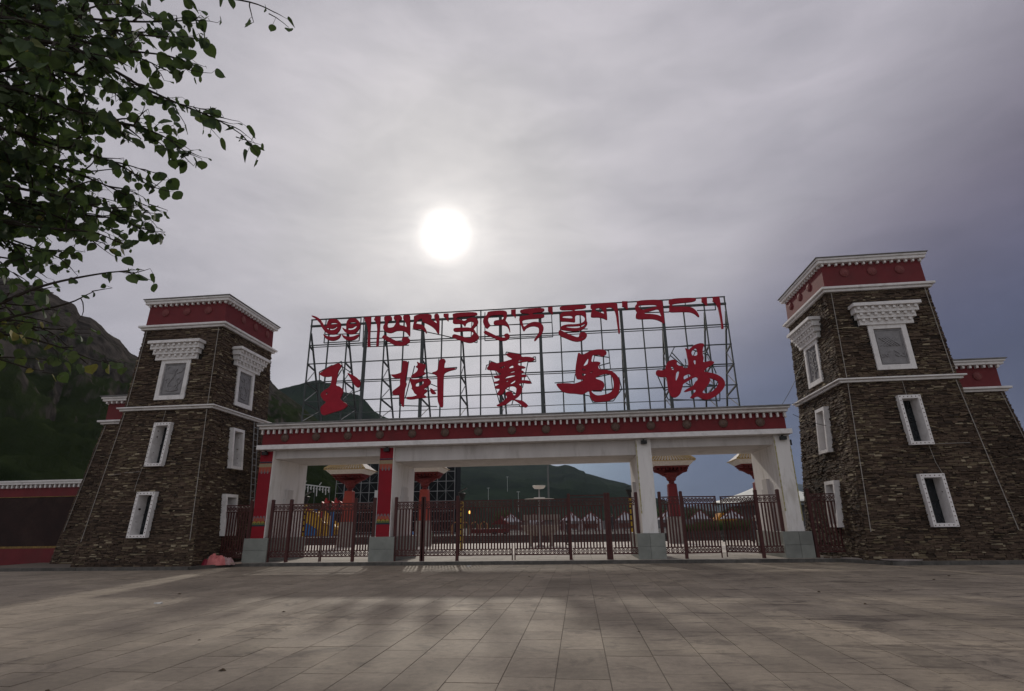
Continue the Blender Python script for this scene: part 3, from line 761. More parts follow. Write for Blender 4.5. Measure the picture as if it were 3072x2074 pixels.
for a, c in zip(xs, xs[1:]):
    b = MB(); b.box(a+.006, c-.006, 24.98+random.random()*.03, 29.8, 6.388, 6.43+random.random()*.02); b.build('roof_sheet', roof_grey, G)
dm = disc_mesh(.195, .09, bronze)
for i in range(15): inst('disc', dm, (-13.93+1.58*i, 25.458, 5.77), G)


def scallops(par, m, x0, x1, y, z0, z1, n, up=True, name='painted_band'):
    b = MB(); w = (x1-x0)/n
    for i in range(n):
        c = x0+(i+.5)*w; pts = [(c-w/2+.002, z0 if up else z1)]
        for k in range(9):
            a_ = math.pi*(1-k/8); px = c+math.cos(a_)*(w/2-.002); pz = math.sin(a_)*(z1-z0)*.85
            pts.append((px, z0+pz+.01 if up else z1-pz-.01))
        pts.append((c+w/2-.002, z0 if up else z1))
        if not up: pts = pts[::-1]
        b.prism([pts], y, y+.006)
    return b.build(name, m, par)


navy = mat('navy paint', (.02, .03, .06), scale=9, rough=.6)
cream = mat('cream gold paint', (.34, .28, .17), (.24, .17, .10), scale=40, rough=.6)
coral = mat('coral paint', (.40, .09, .05), (.3, .06, .04), scale=20, rough=.6)
lilac = mat('grey lilac paint', (.22, .16, .17), (.16, .12, .13), scale=20, rough=.6)
ochre = mat('ochre paint', (.36, .27, .05), (.28, .2, .04), scale=20, rough=.6)
leafgreen = mat('leaf green paint', (.10, .14, .05), scale=20, rough=.6)
for i, (x0, x1) in enumerate(((-15.13, -14.47), (-9.15, -8.49), (2.72, 3.38), (8.69, 9.35))):
    red = i < 2
    b = MB(); b.box(x0, x1, 25.56, 29.12, 1.17, 5.188); P = bevel(b.build('pillar', white_paint, G), .01)
    inx = 1 if i < 2 else -1
    # stepped ledge on the inner side
    xi = x1 if inx > 0 else x0
    for (y0, y1, z0, z1, d) in ((26.9, 27.75, 1.17, 2.98, .16), (27.0, 27.62, 2.982, 3.42, .13)):
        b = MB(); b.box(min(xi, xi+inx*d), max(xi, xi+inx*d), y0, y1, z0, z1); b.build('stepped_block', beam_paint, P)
    b = MB()
    px0, px1 = x0-.26, x1+.24
    for zz0, zz1 in ((.13, .64), (.645, 1.17)):
        xm = (px0+px1)/2+.05*(1 if i % 2 else -1)
        for q0, q1 in ([(px0, px1)] if i < 2 else [(px0, xm-.004), (xm+.004, px1)]):
            b = MB(); b.box(q0, q1, 25.47, 29.2, zz0, zz1); bevel(b.build('plinth_block', plinth_stone, P), .008)
    if red:
        y = 25.552
        b = MB(); b.box(x0-.004, x1-.03, y, 25.562, 1.172, 5.15); b.build('red_face', bright_red, P)
        for z0, z1, m in ((4.60, 4.65, navy), (4.64, 4.66, lilac), (4.40, 4.57, cream), (1.70, 1.76, navy)):
            b = MB(); b.box(x0-.01, x1-.025, y-.008, y-.002, z0, z1); b.build('painted_band', m, P)
        scallops(P, coral, x0, x1-.04, y-.016, 4.12, 4.40, 4, False); scallops(P, lilac, x0+.08, x1-.12, y-.011, 4.04, 4.39, 3, False)
        scallops(P, lilac, x0, x1-.04, y-.011, 1.94, 2.20, 4, True); scallops(P, coral, x0+.04, x1-.08, y-.018, 1.92, 2.10, 4, True)
        scallops(P, ochre, x0, x1-.04, y-.016, 1.80, 1.95, 3, True); scallops(P, leafgreen, x0, x1-.04, y-.024, 1.76, 1.87, 5, True)
    # black floodlight under the strip
    b = MB(); xx = (x0+x1)/2 + (.02 if i else -.05); b.box(xx-.13, xx+.13, 25.34, 25.50, 4.96, 5.11); b.box(xx-.02, xx+.02, 25.42, 25.56, 5.11, 5.17); b.build('floodlight', black, G)
b = MB(); b.box(9.352, 9.45, 25.62, 25.76, 4.75, 4.98); b.build('floodlight', black, G)
stain_m = mat('old yellow stain', (.33, .29, .10), (.42, .38, .24), scale=14, rough=.8)
for x, top in ((2.735, 5.1), (8.705, 5.1), (9.338, 4.7)):
    b = MB(); prev = None
    for k in range(24):
        z = top-k*.13; w = .012+.016*abs(math.sin(k*1.7))
        b.box(x-w, x+w, 25.552, 25.559, z-.128+.003, z)
    b.build('paint_drip', stain_m, G)

# ---------------------------------------------------------------- rooftop sign
SG = thing('rooftop_sign', (GX, 26.2, 6.45), 'large steel lattice sign of red Tibetan and Chinese characters on the gate roof', 'sign')
FY = 26.0
ZH = (12.03, 11.66, 10.60, 9.60, 8.63, 7.62)
for i in range(22):
    x = -13.45+i*1.0015; big = i in (3, 6, 10, 12, 16, 18)
    b = MB(); w = .06 if not big else .14
    b.bar((x, FY, 6.42), (x, FY, 12.05 if i % 3 == 0 or i in (21,) else 11.68), w); b.build('post', steel, SG)
    if i % 2 == 0 or i == 21:
        bk = 28.3; b = MB(); b.bar((x, FY+.05, 11.3), (x, bk, 6.42), .075); b.build('rear_leg', steel, SG)
        zs = [10.6, 9.6, 8.63, 7.62]
        for z in zs:
            yb_ = FY+.05+(bk-FY-.05)*(11.3-z)/(11.3-6.42); b = MB(); b.bar((x, FY, z), (x, yb_, z-.12), .065); b.build('brace', steel, SG)
            z2 = z-.98; yb2 = FY+.05+(bk-FY-.05)*(11.3-z+.12)/(11.3-6.42)
            if z < 10.5: b = MB(); b.bar((x, FY, z2), (x, yb2, z-.12), .032); b.build('brace', steel_pale, SG)
for z in ZH:
    th = .05 if z != 11.66 else .10
    b = MB(); b.bar((-13.47, FY-.03, z), (7.62, FY-.03, z), th); b.build('rail', steel, SG)
    if z in (10.60, 8.63): b = MB(); b.bar((-13.47, FY+.14, z-.05), (7.62, FY+.14, z-.05), .035); b.build('rail', steel, SG)
b = MB(); b.bar((-13.47, FY-.03, 6.98), (7.62, FY-.03, 6.98), .03); b.build('rail', steel, SG)


def chaikin(l, n=1):
    for _ in range(n):
        o = []
        for i in range(len(l)):
            a, b_ = l[i], l[(i+1) % len(l)]
            o += [(a[0]*.78+b_[0]*.22, a[1]*.78+b_[1]*.22), (a[0]*.22+b_[0]*.78, a[1]*.22+b_[1]*.78)]
        l = o
    return l


LY = 25.86
def letter(org, k, loops, name, label, smooth):
    L = []
    for l in loops:
        q = [(lambda p: (p[0], p[2]))(onY(org[0]+x*k, org[1]+y*k, LY)) for x, y in l]
        L.append(chaikin(q, 2 if smooth else 1) if smooth is not None else q)
    b = MB(); b.prism(L, LY, LY+.09); o = b.build(name, letter_red, SG, label=label); return o


A_ = ((920, 930), 310/2324); B_ = ((1220, 920), 340/2324); C_ = ((1540, 900), 360/2324); D_ = ((1880, 870), 340/2324)
E_ = ((940, 1060), 440/2324); F_ = ((1440, 1040), 200/1569); G_ = ((1650, 1030), 250/1961); H_ = ((1940, 1010), 260/1943)
TIB = [
 (A_, 'opening flourish with a long tail', 1, [[(100,140),(120,122),(190,140),(260,175),(320,225),(360,290),(400,365),(440,370),(455,310),(470,250),(520,205),(620,198),(700,220),(750,270),(770,330),(760,410),(720,490),(650,545),(560,555),(470,535),(400,480),(335,390),(305,310),(240,240),(180,185)],
   [(528,310),(560,290),(620,287),(680,300),(700,322),(640,325),(540,328)], [(440,400),(500,410),(560,425),(620,410),(660,375),(700,375),(670,410),(620,445),(560,455),(500,445),(450,415)]]),
 (A_, 'second opening curl', 1, [[(790,398),(820,402),(870,435),(890,430),(885,330),(900,260),(940,200),(1030,185),(1110,190),(1170,240),(1200,310),(1190,390),(1150,470),(1080,530),(990,550),(900,530),(840,480)],
   [(948,305),(980,278),(1060,270),(1115,285),(1130,310),(1080,325),(1060,310),(1000,325)], [(905,400),(960,412),(1020,405),(1070,370),(1130,345),(1120,390),(1080,430),(1000,452),(930,448)]]),
 (A_, 'left crescent under the opening curls', 1, [[(365,540),(400,560),(460,590),(560,605),(650,600),(720,570),(770,545),(740,620),(680,670),(590,695),(500,685),(420,640),(385,590)]]),
 (A_, 'right crescent under the opening curls', 1, [[(780,545),(830,570),(900,600),(980,605),(1060,590),(1130,560),(1180,545),(1150,610),(1080,665),(980,690),(890,675),(820,630)]]),
 (A_, 'first tall opening stroke', 0, [[(1300,165),(1330,155),(1445,150),(1440,300),(1425,500),(1420,700),(1430,830),(1365,830),(1370,650),(1380,500),(1365,380),(1340,290),(1305,250)]]),
 (A_, 'second tall opening stroke', 0, [[(1515,210),(1540,150),(1655,145),(1650,300),(1640,450),(1620,650),(1610,820),(1562,825),(1570,640),(1585,450),(1575,330),(1545,260),(1515,230)]]),
 (A_, 'letter with three heads after the tall strokes', 1, [[(1740,140),(1910,130),(1915,235),(1850,240),(1820,300),(1810,350),(1830,395),(1880,400),(1950,385),(1985,330),(2010,280),(2020,230),(1960,230),(1955,130),(2130,120),(2140,220),(2075,235),(2080,310),(2100,340),(2200,360),(2250,390),(2240,330),(2210,260),(2170,220),(2165,120),(2310,105),(2324,150),(2324,600),(2300,590),(2260,530),(2200,480),(2120,465),(2010,470),(1920,515),(1850,520),(1780,500),(1730,450),(1715,400),(1730,340),(1770,290),(1760,245),(1740,240)]]),
 (A_, 'hook below the three headed letter', 1, [[(1680,625),(1745,550),(1810,590),(1900,640),(2000,690),(2080,715),(2220,715),(2130,700),(2150,620),(2230,605),(2310,640),(2320,720),(2250,765),(2180,800),(2080,810),(1960,790),(1850,720),(1750,660)]]),
 (B_, 'letter with a slanting wedge', 1, [[(145,170),(500,145),(510,210),(490,250),(520,280),(560,300),(625,350),(600,290),(565,240),(565,150),(665,140),(670,400),(660,570),(630,555),(590,480),(530,420),(450,370),(370,335),(310,305),(330,250),(260,255),(200,310),(190,350),(250,355),(320,370),(370,420),(400,480),(410,545),(390,548),(360,500),(320,470),(230,460),(120,460),(135,350),(160,290),(145,280)]]),
 (B_, 'first syllable dot', 0, [[(755,145),(855,140),(855,300),(830,290),(810,240),(755,205)]]),
 (B_, 'three tier letter left of the centre', 1, [[(940,130),(1445,105),(1445,190),(1050,210),(1000,262),(1120,272),(1190,295),(1260,240),(1340,220),(1420,235),(1462,275),(1465,330),(1440,380),(1365,452),(1400,490),(1425,545),(1475,590),(1480,640),(1440,690),(1330,745),(1240,740),(1100,695),(980,650),(920,622),(960,558),(1080,592),(1200,630),(1310,650),(1330,600),(1375,545),(1340,515),(1290,500),(1160,505),(960,522),(955,437),(1120,430),(1260,425),(1320,440),(1365,370),(1368,320),(1330,300),(1260,315),(1215,345),(1200,405),(1175,400),(1160,365),(1100,350),(940,355),(950,260),(975,225),(942,215)]]),
 (B_, 'rounded letter with a curled tail', 1, [[(1660,95),(2055,70),(2055,200),(2020,280),(2075,340),(2110,410),(2125,520),(2110,530),(2085,450),(2050,400),(1960,375),(1780,380),(1785,290),(1900,270),(1980,265),(1995,190),(1970,170),(1900,170),(1720,180),(1670,230),(1665,280),(1690,340),(1720,380),(1680,420),(1645,460),(1590,400),(1560,310),(1575,240),(1650,160)]]),
 (B_, 'hook below the rounded letter', 1, [[(1565,535),(1610,485),(1700,530),(1800,580),(1890,620),(1960,635),(2035,630),(1990,600),(2010,560),(2070,545),(2115,590),(2105,640),(2050,690),(1970,705),(1880,690),(1780,640),(1660,590)]]),
 (B_, 'second syllable dot', 0, [[(2140,65),(2235,55),(2235,210),(2220,235),(2200,190),(2140,150)]]),
 (C_, 'double barred letter with a long hook', 1, [[(130,180),(600,145),(600,232),(372,248),(368,288),(600,270),(600,350),(165,380),(185,460),(205,530),(300,450),(400,420),(500,430),(570,480),(590,540),(570,620),(530,690),(470,740),(430,792),(400,795),(405,765),(450,700),(490,640),(505,580),(480,525),(400,505),(320,515),(240,555),(215,600),(190,605),(150,500),(112,400),(115,350),(130,312),(322,296),(290,262),(130,258)]]),
 (C_, 'third syllable dot', 0, [[(670,140),(760,130),(765,280),(745,275),(715,240),(670,215)]]),
 (C_, 'tall stacked letter right of the centre', 1, [[(895,120),(1410,85),(1410,165),(1180,180),(1190,215),(1410,200),(1420,420),(1440,440),(1420,500),(1350,570),(1260,600),(1130,605),(1000,590),(910,570),(900,540),(950,495),(1050,470),(1200,470),(1300,455),(1370,420),(1390,370),(1370,320),(1320,290),(1190,290),(1205,435),(1130,425),(1000,415),(900,420),(905,235),(1165,215),(1140,190),(900,200)],
   [(985,515),(1150,510),(1300,500),(1410,450),(1350,510),(1250,545),(1150,545),(1050,535)], [(945,340),(960,310),(1110,300),(1145,325),(1145,360),(1000,350)]]),
 (C_, 'hook below the stacked letter', 1, [[(880,590),(920,585),(1020,640),(1120,680),(1220,720),(1270,720),(1280,640),(1340,620),(1400,630),(1435,680),(1400,750),(1320,795),(1220,810),(1120,785),(1000,735),(930,710),(870,660)], [(1290,718),(1355,715),(1355,728),(1290,730)]]),
 (C_, 'letter with a long right leg', 1, [[(1490,80),(2010,40),(2020,140),(2040,300),(2050,450),(2065,600),(2065,655),(2035,650),(2025,560),(2000,400),(1990,300),(1960,200),(1900,140),(1790,150),(1810,230),(1825,385),(1800,385),(1740,355),(1650,335),(1500,340),(1500,270),(1530,170),(1495,165)], [(1570,190),(1620,157),(1700,157),(1740,210),(1765,270),(1690,245),(1600,215)]]),
 (C_, 'fourth syllable dot', 0, [[(2105,25),(2210,25),(2220,180),(2190,180),(2165,150),(2105,125)]]),
 (D_, 'letter with two windows', 1, [[(205,215),(735,192),(745,330),(765,560),(780,690),(750,685),(720,655),(620,610),(500,590),(190,605),(185,500),(215,460),(165,380),(175,320),(210,290)], [(245,330),(270,310),(600,298),(630,340),(470,375),(320,415),(255,370)], [(360,465),(500,430),(650,385),(680,450),(720,550),(640,510),(500,490),(370,488)]]),
 (D_, 'last broad letter like a hook', 1, [[(860,180),(1420,152),(1425,240),(960,280),(925,320),(930,345),(1100,340),(1300,345),(1380,380),(1450,450),(1490,530),(1490,555),(1465,550),(1400,490),(1300,450),(1100,450),(870,460),(870,370),(885,285),(862,275)]]),
 (D_, 'fifth syllable dot', 0, [[(1535,150),(1645,145),(1655,320),(1620,315),(1580,270),(1535,240)]]),
 (D_, 'closing tapered stroke at the right end', 0, [[(1765,145),(1900,130),(1920,230),(1935,400),(1960,550),(1990,790),(1945,798),(1935,680),(1900,480),(1870,350),(1820,270),(1765,230)]]),
]
for (org, k), lab, sm, loops in TIB: letter(org, k, loops, 'tibetan_letter', 'red Tibetan '+lab if 'Tibetan' not in lab else lab, True if sm else None)
HAN = [
 (E_, 'first big red Chinese character', [[[(80,330),(150,280),(300,190),(410,150),(450,200),(400,270),(375,350),(360,450),(350,510),(430,530),(475,590),(450,660),(420,720),(450,755),(530,800),(535,840),(450,900),(330,930),(200,975),(150,985),(115,940),(110,860),(150,820),(210,775),(150,740),(105,660),(150,600),(270,530),(285,440),(295,360),(230,375),(150,370)], [(195,625),(215,615),(230,640),(215,655),(200,645)]], [[(525,305),(600,335),(680,375),(745,440),(740,500),(720,545),(680,540),(640,490),(590,400)]]]),
 (E_, 'second big red Chinese character, made of several strokes', [[[(1415,130),(1430,115),(1500,130),(1500,190),(1480,300),(1460,380),(1455,450),(1475,470),(1470,510),(1450,550),(1440,650),(1430,850),(1410,850),(1385,800),(1370,720),(1365,640),(1320,665),(1255,660),(1250,600),(1320,550),(1375,510),(1370,440),(1380,395),(1330,400),(1260,380),(1220,335),(1300,335),(1380,310),(1400,290),(1410,200)]],
   [[(1635,125),(1690,160),(1780,175),(1775,210),(1740,290),(1790,310),(1740,350),(1650,375),(1560,390),(1540,360),(1600,320),(1640,290),(1660,240),(1610,215),(1655,190)]],
   [[(1515,395),(1600,415),(1700,402),(1820,400),(1865,440),(1850,490),(1800,530),(1740,570),(1800,575),(1800,610),(1740,655),(1790,680),(1790,705),(1700,710),(1550,735),(1465,725),(1480,690),(1560,690),(1650,665),(1600,640),(1580,590),(1550,560),(1565,540),(1540,470)], [(1615,480),(1700,450),(1755,435),(1740,490),(1690,520),(1620,530)]],
   [[(1845,545),(1900,575),(1950,640),(1910,650),(1860,640)]],
   [[(2000,90),(2080,85),(2095,130),(2075,160),(2070,240),(2160,240),(2265,235),(2240,260),(2150,280),(2065,320),(2060,450),(2055,700),(2055,850),(2025,862),(2000,840),(1965,750),(1965,600),(1960,450),(1965,365),(1910,330),(1870,305),(1965,280),(1980,200)]]]),
 (F_, 'third big red Chinese character, dense with many bars', [[[(605,175),(690,140),(800,165),(940,180),(985,245),(1100,235),(1240,255),(1310,300),(1210,355),(1120,345),(1000,365),(880,390),(920,450),(1020,455),(1085,495),(1020,515),(950,515),(950,555),(1030,575),(1020,610),(960,630),(970,660),(1060,655),(1110,685),(1060,720),(960,720),(950,790),(1060,790),(1160,800),(1220,870),(1100,870),(990,850),(905,885),(940,900),(1000,970),(980,1070),(920,1160),(840,1225),(800,1235),(890,1255),(1000,1270),(1080,1330),(1140,1390),(1080,1440),(1020,1420),(900,1320),(800,1262),(760,1250),(700,1290),(600,1370),(450,1410),(390,1400),(390,1375),(480,1330),(580,1260),(640,1190),(600,1140),(600,1080),(680,1045),(760,1070),(780,1140),(830,1150),(850,1060),(860,980),(800,930),(700,935),(610,980),(570,1060),(520,1130),(430,1155),(400,1100),(450,1030),(490,990),(350,990),(335,945),(430,900),(450,870),(340,870),(305,835),(420,810),(470,770),(450,745),(350,745),(310,715),(400,680),(500,655),(495,630),(400,610),(385,560),(160,550),(165,490),(220,430),(240,350),(380,395),(500,370),(700,315),(770,290),(640,220)],
   [(445,510),(600,435),(540,515)], [(675,515),(700,470),(765,435),(800,495)], [(635,635),(810,570),(820,600)], [(570,755),(640,700),(700,685),(830,660),(830,695),(700,730)], [(590,820),(690,795),(640,830)], [(710,890),(730,850),(780,820),(820,790),(835,815),(790,860)], [(845,350),(940,320),(1030,310),(950,345)]]]),
 (G_, 'fourth big red Chinese character with a wide curled tail', [[[(655,235),(690,220),(750,280),(850,230),(950,180),(1080,145),(1200,140),(1290,160),(1335,200),(1330,265),(1240,310),(1200,320),(1180,270),(1050,275),(1000,280),(985,350),(970,440),(1050,430),(1130,430),(1200,460),(1150,520),(1130,560),(1170,625),(1300,625),(1430,640),(1550,720),(1620,820),(1650,950),(1645,1080),(1610,1200),(1500,1310),(1350,1365),(1150,1380),(1020,1370),(960,1280),(930,1200),(920,1115),(800,1190),(760,1210),(600,1185),(430,1180),(290,1140),(200,1050),(130,950),(300,940),(450,940),(560,955),(700,910),(840,850),(650,850),(620,820),(595,720),(600,560),(630,380)],
   [(1050,825),(1150,760),(1300,720),(1400,720),(1460,780),(1500,900),(1500,1020),(1460,1130),(1360,1190),(1220,1220),(1100,1230),(1010,1180),(970,1125),(1010,1095),(1200,1112),(1240,1090),(1285,1020),(1275,940),(1230,885)], [(780,530),(850,420),(905,340),(890,480),(830,525)], [(755,590),(830,620),(860,640),(760,640)], [(755,780),(760,690),(790,720),(860,720),(800,765)], [(945,690),(990,655),(1020,660),(980,690)]]]),
 (H_, 'fifth big red Chinese character at the right end', [[[(205,800),(220,760),(270,745),(330,760),(420,740),(430,640),(480,550),(600,510),(660,530),(685,570),(670,620),(760,670),(810,660),(850,720),(930,700),(935,560),(905,430),(890,330),(860,240),(940,300),(1000,240),(1080,180),(1200,145),(1280,155),(1290,200),(1260,260),(1255,400),(1285,480),(1260,580),(1340,560),(1430,540),(1510,560),(1515,600),(1440,650),(1340,710),(1275,790),(1400,800),(1560,840),(1700,920),(1765,1030),(1750,1130),(1650,1260),(1500,1370),(1370,1415),(1240,1400),(1150,1330),(1030,1390),(965,1370),(1030,1300),(1110,1210),(1090,1180),(960,1220),(860,1245),(835,1225),(920,1160),(1040,1110),(1090,1010),(1140,980),(1150,920),(1100,900),(980,960),(860,1040),(820,1060),(800,1150),(750,1300),(660,1370),(560,1360),(500,1250),(470,1100),(450,900),(380,910),(300,905),(215,860)],
   [(1240,1260),(1300,1180),(1400,1060),(1435,960),(1380,920),(1500,950),(1600,1000),(1615,1050),(1560,1150),(1470,1230),(1350,1280)], [(1000,350),(1050,290),(1110,250),(1140,330),(1130,430),(1020,430)], [(1045,540),(1100,515),(1100,590),(1080,640)], [(650,1010),(655,850),(690,780),(735,770),(700,920)], [(830,880),(960,830),(1000,880),(900,930),(830,970)], [(545,680),(565,655),(585,680),(610,690),(608,740),(580,750),(548,715)]]]),
]
for (org, k), lab, strokes in HAN:
    for s in strokes: letter(org, k, s, 'chinese_character' if len(strokes) < 3 else 'chinese_stroke', lab, True)
# light carrier frames behind the characters
def carrier(org, k, segs, m=steel):
    b = MB()
    for s in segs:
        P = [onY(org[0]+x*k, org[1]+y*k, LY+.12) for x, y in s]
        for p, q in zip(P, P[1:]): b.bar(p, q, .042)
    b.build('carrier_frame', m, SG)
carrier(*A_, [[(105,232),(1225,180),(1180,700),(390,745),(440,215)], [(1290,175),(1262,835),(2300,795)], [(415,555),(1180,535)], [(1290,495),(2200,465)], [(1280,655),(2300,610)]])
carrier(*B_, [[(120,460),(730,590),(940,640)], [(1445,190),(1445,740),(1380,730)], [(1605,120),(1605,700),(2324,655)], [(1700,395),(2324,365)], [(1340,300),(1320,650)], [(1110,210),(1110,590)]])
carrier(*C_, [[(0,755),(765,715),(740,290)], [(0,480),(740,435)], [(500,240),(510,400)], [(905,240),(920,560),(1440,565)]])
carrier(*D_, [[(275,310),(280,470),(870,455)], [(1440,425),(1825,410),(1800,240)], [(1200,260),(1200,340)]])
carrier(*E_, [[(410,150),(445,130),(500,440),(545,860)], [(95,300),(95,340),(105,980)], [(95,300),(300,190)], [(450,210),(630,330)], [(370,400),(450,260)], [(560,650),(740,590),(760,470)], [(450,700),(530,640)],
              [(1220,335),(1245,665),(1420,660)], [(1365,640),(1365,830),(1960,845)], [(1510,130),(1440,640)], [(1605,200),(1560,390)], [(1840,480),(1960,530)], [(1810,310),(1960,340)], [(2065,240),(2275,225),(2255,262)], [(1820,600),(1960,585)], [(1540,390),(1460,700)], [(1990,90),(1975,280)]])
carrier(*F_, [[(605,175),(620,130),(960,185)], [(1240,255),(1305,240),(1315,355),(1130,365),(1000,970)], [(135,550),(155,440),(215,430),(225,335),(380,395)], [(250,560),(460,1330)], [(360,550),(410,700)], [(600,990),(820,1090)], [(520,1385),(930,1370),(935,1415),(1020,1420)], [(980,1030),(790,1225),(750,1370)], [(1110,690),(1215,870)], [(560,1060),(580,1230)], [(690,950),(680,1040)]])
carrier(*G_, [[(565,940),(595,720)], [(110,935),(560,905)], [(1290,150),(1380,180),(1425,620)], [(1050,290),(1390,335)], [(1050,290),(1020,440)], [(1160,530),(1400,465)], [(1440,780),(1470,1080),(1300,1090)], [(1620,800),(1690,1080),(1490,1360),(1010,1395),(930,1240),(780,1215)], [(1090,800),(1400,735)], [(1160,540),(1190,620)], [(1010,1130),(1220,1130)], [(740,850),(745,900)], [(750,230),(780,270)]])
carrier(*H_, [[(440,600),(625,235),(1040,190)], [(565,360),(830,650)], [(535,430),(800,650),(930,670)], [(1290,210),(1400,450),(1560,830)], [(1260,345),(1330,300)], [(1260,375),(1390,420)], [(250,890),(480,1410),(1640,1440),(1640,1240)], [(1040,300),(1130,330),(1090,330),(1050,430)], [(400,1210),(480,1185)], [(880,1040),(980,1100),(1030,1400)], [(1340,1120),(1560,1110)], [(860,500),(880,600),(850,700)], [(1370,1070),(1550,1100),(1600,1000)], [(1280,1160),(1340,1280)], [(930,860),(1000,1200)], [(360,750),(420,640)]])

# cables from the gate roof to the right tower
def cable(label, p, q, sag, r=.012, n=14):
    b = MB(); P = []
    for i in range(n+1):
        s = i/n; P.append((p[0]+(q[0]-p[0])*s, p[1]+(q[1]-p[1])*s, p[2]+(q[2]-p[2])*s-sag*4*s*(1-s)))
    for a, c in zip(P, P[1:]): b.tube(a, c, r, 5)
    tag(b.build('cable', black), label, 'cable')
cable('thin black cable rising steeply from the gate roof end to the right tower', (9.2, 25.3, 6.5), (10.95, 26.2, 9.0), .12)
cable('thin black cable strung low from the gate end to the right tower side', (9.5, 25.1, 6.0), (11.35, 25.9, 5.55), .10)
b = MB(); b.bar((9.5, 25.0, 6.44), (10.15, 24.9, 6.46), .02); b.bar((9.95, 24.95, 6.45), (10.1, 24.9, 6.28), .015)
b.build('loose_rod', black, G)

# ladder on the left tower
Ld = thing('ladder', (-16.9, 27.9, 2.7), 'narrow steel ladder fixed to the left tower beside the gate', 'ladder')
def lad(y, z): hw = face_at(0, z)[0]; return (-19.45+hw+.14, y, z)
for y in (27.75, 28.12): b = MB(); b.bar(lad(y, 2.6), lad(y, 7.05), .035); b.build('rail', steel_pale, Ld)
for z in np.arange(2.8, 7.0, .33): b = MB(); b.bar(lad(27.76, z), lad(28.11, z), .028); b.build('rung', steel_pale, Ld)

# ---------------------------------------------------------------- fence and gate leaves
def rosette_mesh():
    b = MB(); n = 10; R, r = .082, .054; vs = []; fs = []
    for k in range(2):
        for i in range(n):
            w = 2*math.pi*i/n
            for rr in (R, r): vs.append((rr*math.cos(w), (-.012, .012)[k], rr*math.sin(w)))
    for i in range(n):
        j = (i+1) % n; a0, a1, b0, b1 = 2*i, 2*j, 2*i+1, 2*j+1; o = 2*n
        fs += [(a0, a1, b1, b0), (a0+o, b0+o, b1+o, a1+o), (a0, a0+o, a1+o, a1), (b0, b1, b1+o, b0+o)]
    b.add(vs, fs)
    for i in range(5):
        w = 2*math.pi*i/5+.3; b.bar((.012*math.cos(w), 0, .012*math.sin(w)), (.062*math.cos(w), 0, .062*math.sin(w)), .014, .022)
    b.tube((0, -.013, 0), (0, .013, 0), .02, 6)
    return b.mesh('rosette', iron)
ROS = rosette_mesh()
b = MB(); b.box(-.034, .034, -.015, .015, 0, 1.76); BARM = b.mesh('bar', iron)


def ironwork(par, o, L, d=(1, 0), rz=0, bars=None, top=2.65, low=.36):
    """rails, bars and rosettes between 0 and L along direction d from point o"""
    def P(s, z, off=0): return (o[0]+d[0]*s, o[1]+d[1]*s, z)
    for z, h, w in ((top, .05, .05), (top-.29, .05, .045), (low+.23, .05, .045), (low, .055, .05)):
        b = MB(); b.bar(P(.02, z), P(L-.02, z), w, h); b.build('rail', iron, par)
    n = bars or max(2, round(L/.135)); n = n
    for i in range(1, n): inst('bar', BARM, P(L*i/n, low+.25), par, rot=(0, 0, rz), scale=(1, 1, (top-.31-low-.25)/1.76))
    m = max(1, round(L/.178))
    for i in range(m):
        inst('rosette', ROS, P(L*(i+.5)/m, low+.115), par, rot=(0, 0, rz), scale=(1.05, 1, 1.1)); inst('rosette', ROS, P(L*(i+.5)/m, top-.145), par, rot=(0, 0, rz), scale=(1.05, 1, 1.35))
        if i: 
            for zz in (low+.03, top-.25): b = None


def post(par, x, w=.13, z1=2.86, y=25.62):
    b = MB(); b.box(x-w/2, x+w/2, y-w/2, y+w/2, .132, z1); b.frustum(x-w/2-.012, x+w/2+.012, y-w/2-.012, y+w/2+.012, z1-.02, x-w*.35, x+w*.35, y-w*.35, y+w*.35, z1+.03)
    bevel(b.build('post', iron, par), .006)


def fence(x0, x1, label, low=.36):
    t = thing('iron_fence', ((x0+x1)/2, 25.62, .13), label, 'fence', 'fixed iron fence panels in the gateways')
    post(t, x0); post(t, x1); ironwork(t, (x0+.065, 25.62), x1-x0-.13, low=low); return t


def leaf(x, L, sgn, ang, label, low=.36):
    t = thing('gate_leaf', (x, 25.62, .13), label, 'gate', 'iron gate leaves')
    d = (sgn*math.cos(ang), math.sin(ang)); ironwork(t, (x, 25.62), L, d, rz=ang*sgn, low=low)
    for s in (.01, L-.02):
        b = MB(); p = (x+d[0]*s, 25.62+d[1]*s); b.bar((p[0], p[1], .33 if s < 1 else .14), (p[0], p[1], 2.68), .045); b.build('stile', iron, t)
    return t


fence(-16.86, -15.30, 'iron fence panel between the left tower and the first gate pillar')
fence(-14.24, -13.33, 'narrow iron fence panel right beside the leftmost red pillar')
leaf(-13.26, 1.52, 1, 0, 'left leaf of the closed iron gate in the left opening')
leaf(-10.25, 1.46, -1, 0, 'right leaf of the closed iron gate in the left opening')
fence(-10.19, -9.29, 'iron fence panel just left of the second red pillar')
fence(-8.27, -7.02, 'iron fence panel just right of the second red pillar')
fence(-6.955, -5.40, 'iron fence panel left of the wide middle gate leaves')
leaf(-5.33, 2.40, 1, 0, 'left leaf of the wide iron gate in the middle opening')
leaf(-.47, 2.38, -1, 0, 'right leaf of the wide iron gate in the middle opening')
t = fence(-.40, 1.20, 'iron wicket panel with an extra top bar right of the middle gate')
b = MB(); b.box(-.33, 1.13, 25.59, 25.64, 2.765, 2.81); b.build('rail', iron, t)
fence(1.335, 2.54, 'iron fence panel beside the white pillar in the middle opening')
fence(3.55, 4.46, 'iron fence panel right of the third pillar')
leaf(4.53, 1.52, 1, math.radians(14), 'left leaf of the right opening gate, standing slightly ajar')
leaf(7.52, 1.52, -1, math.radians(38), 'right leaf of the right opening gate, swung well open inward')
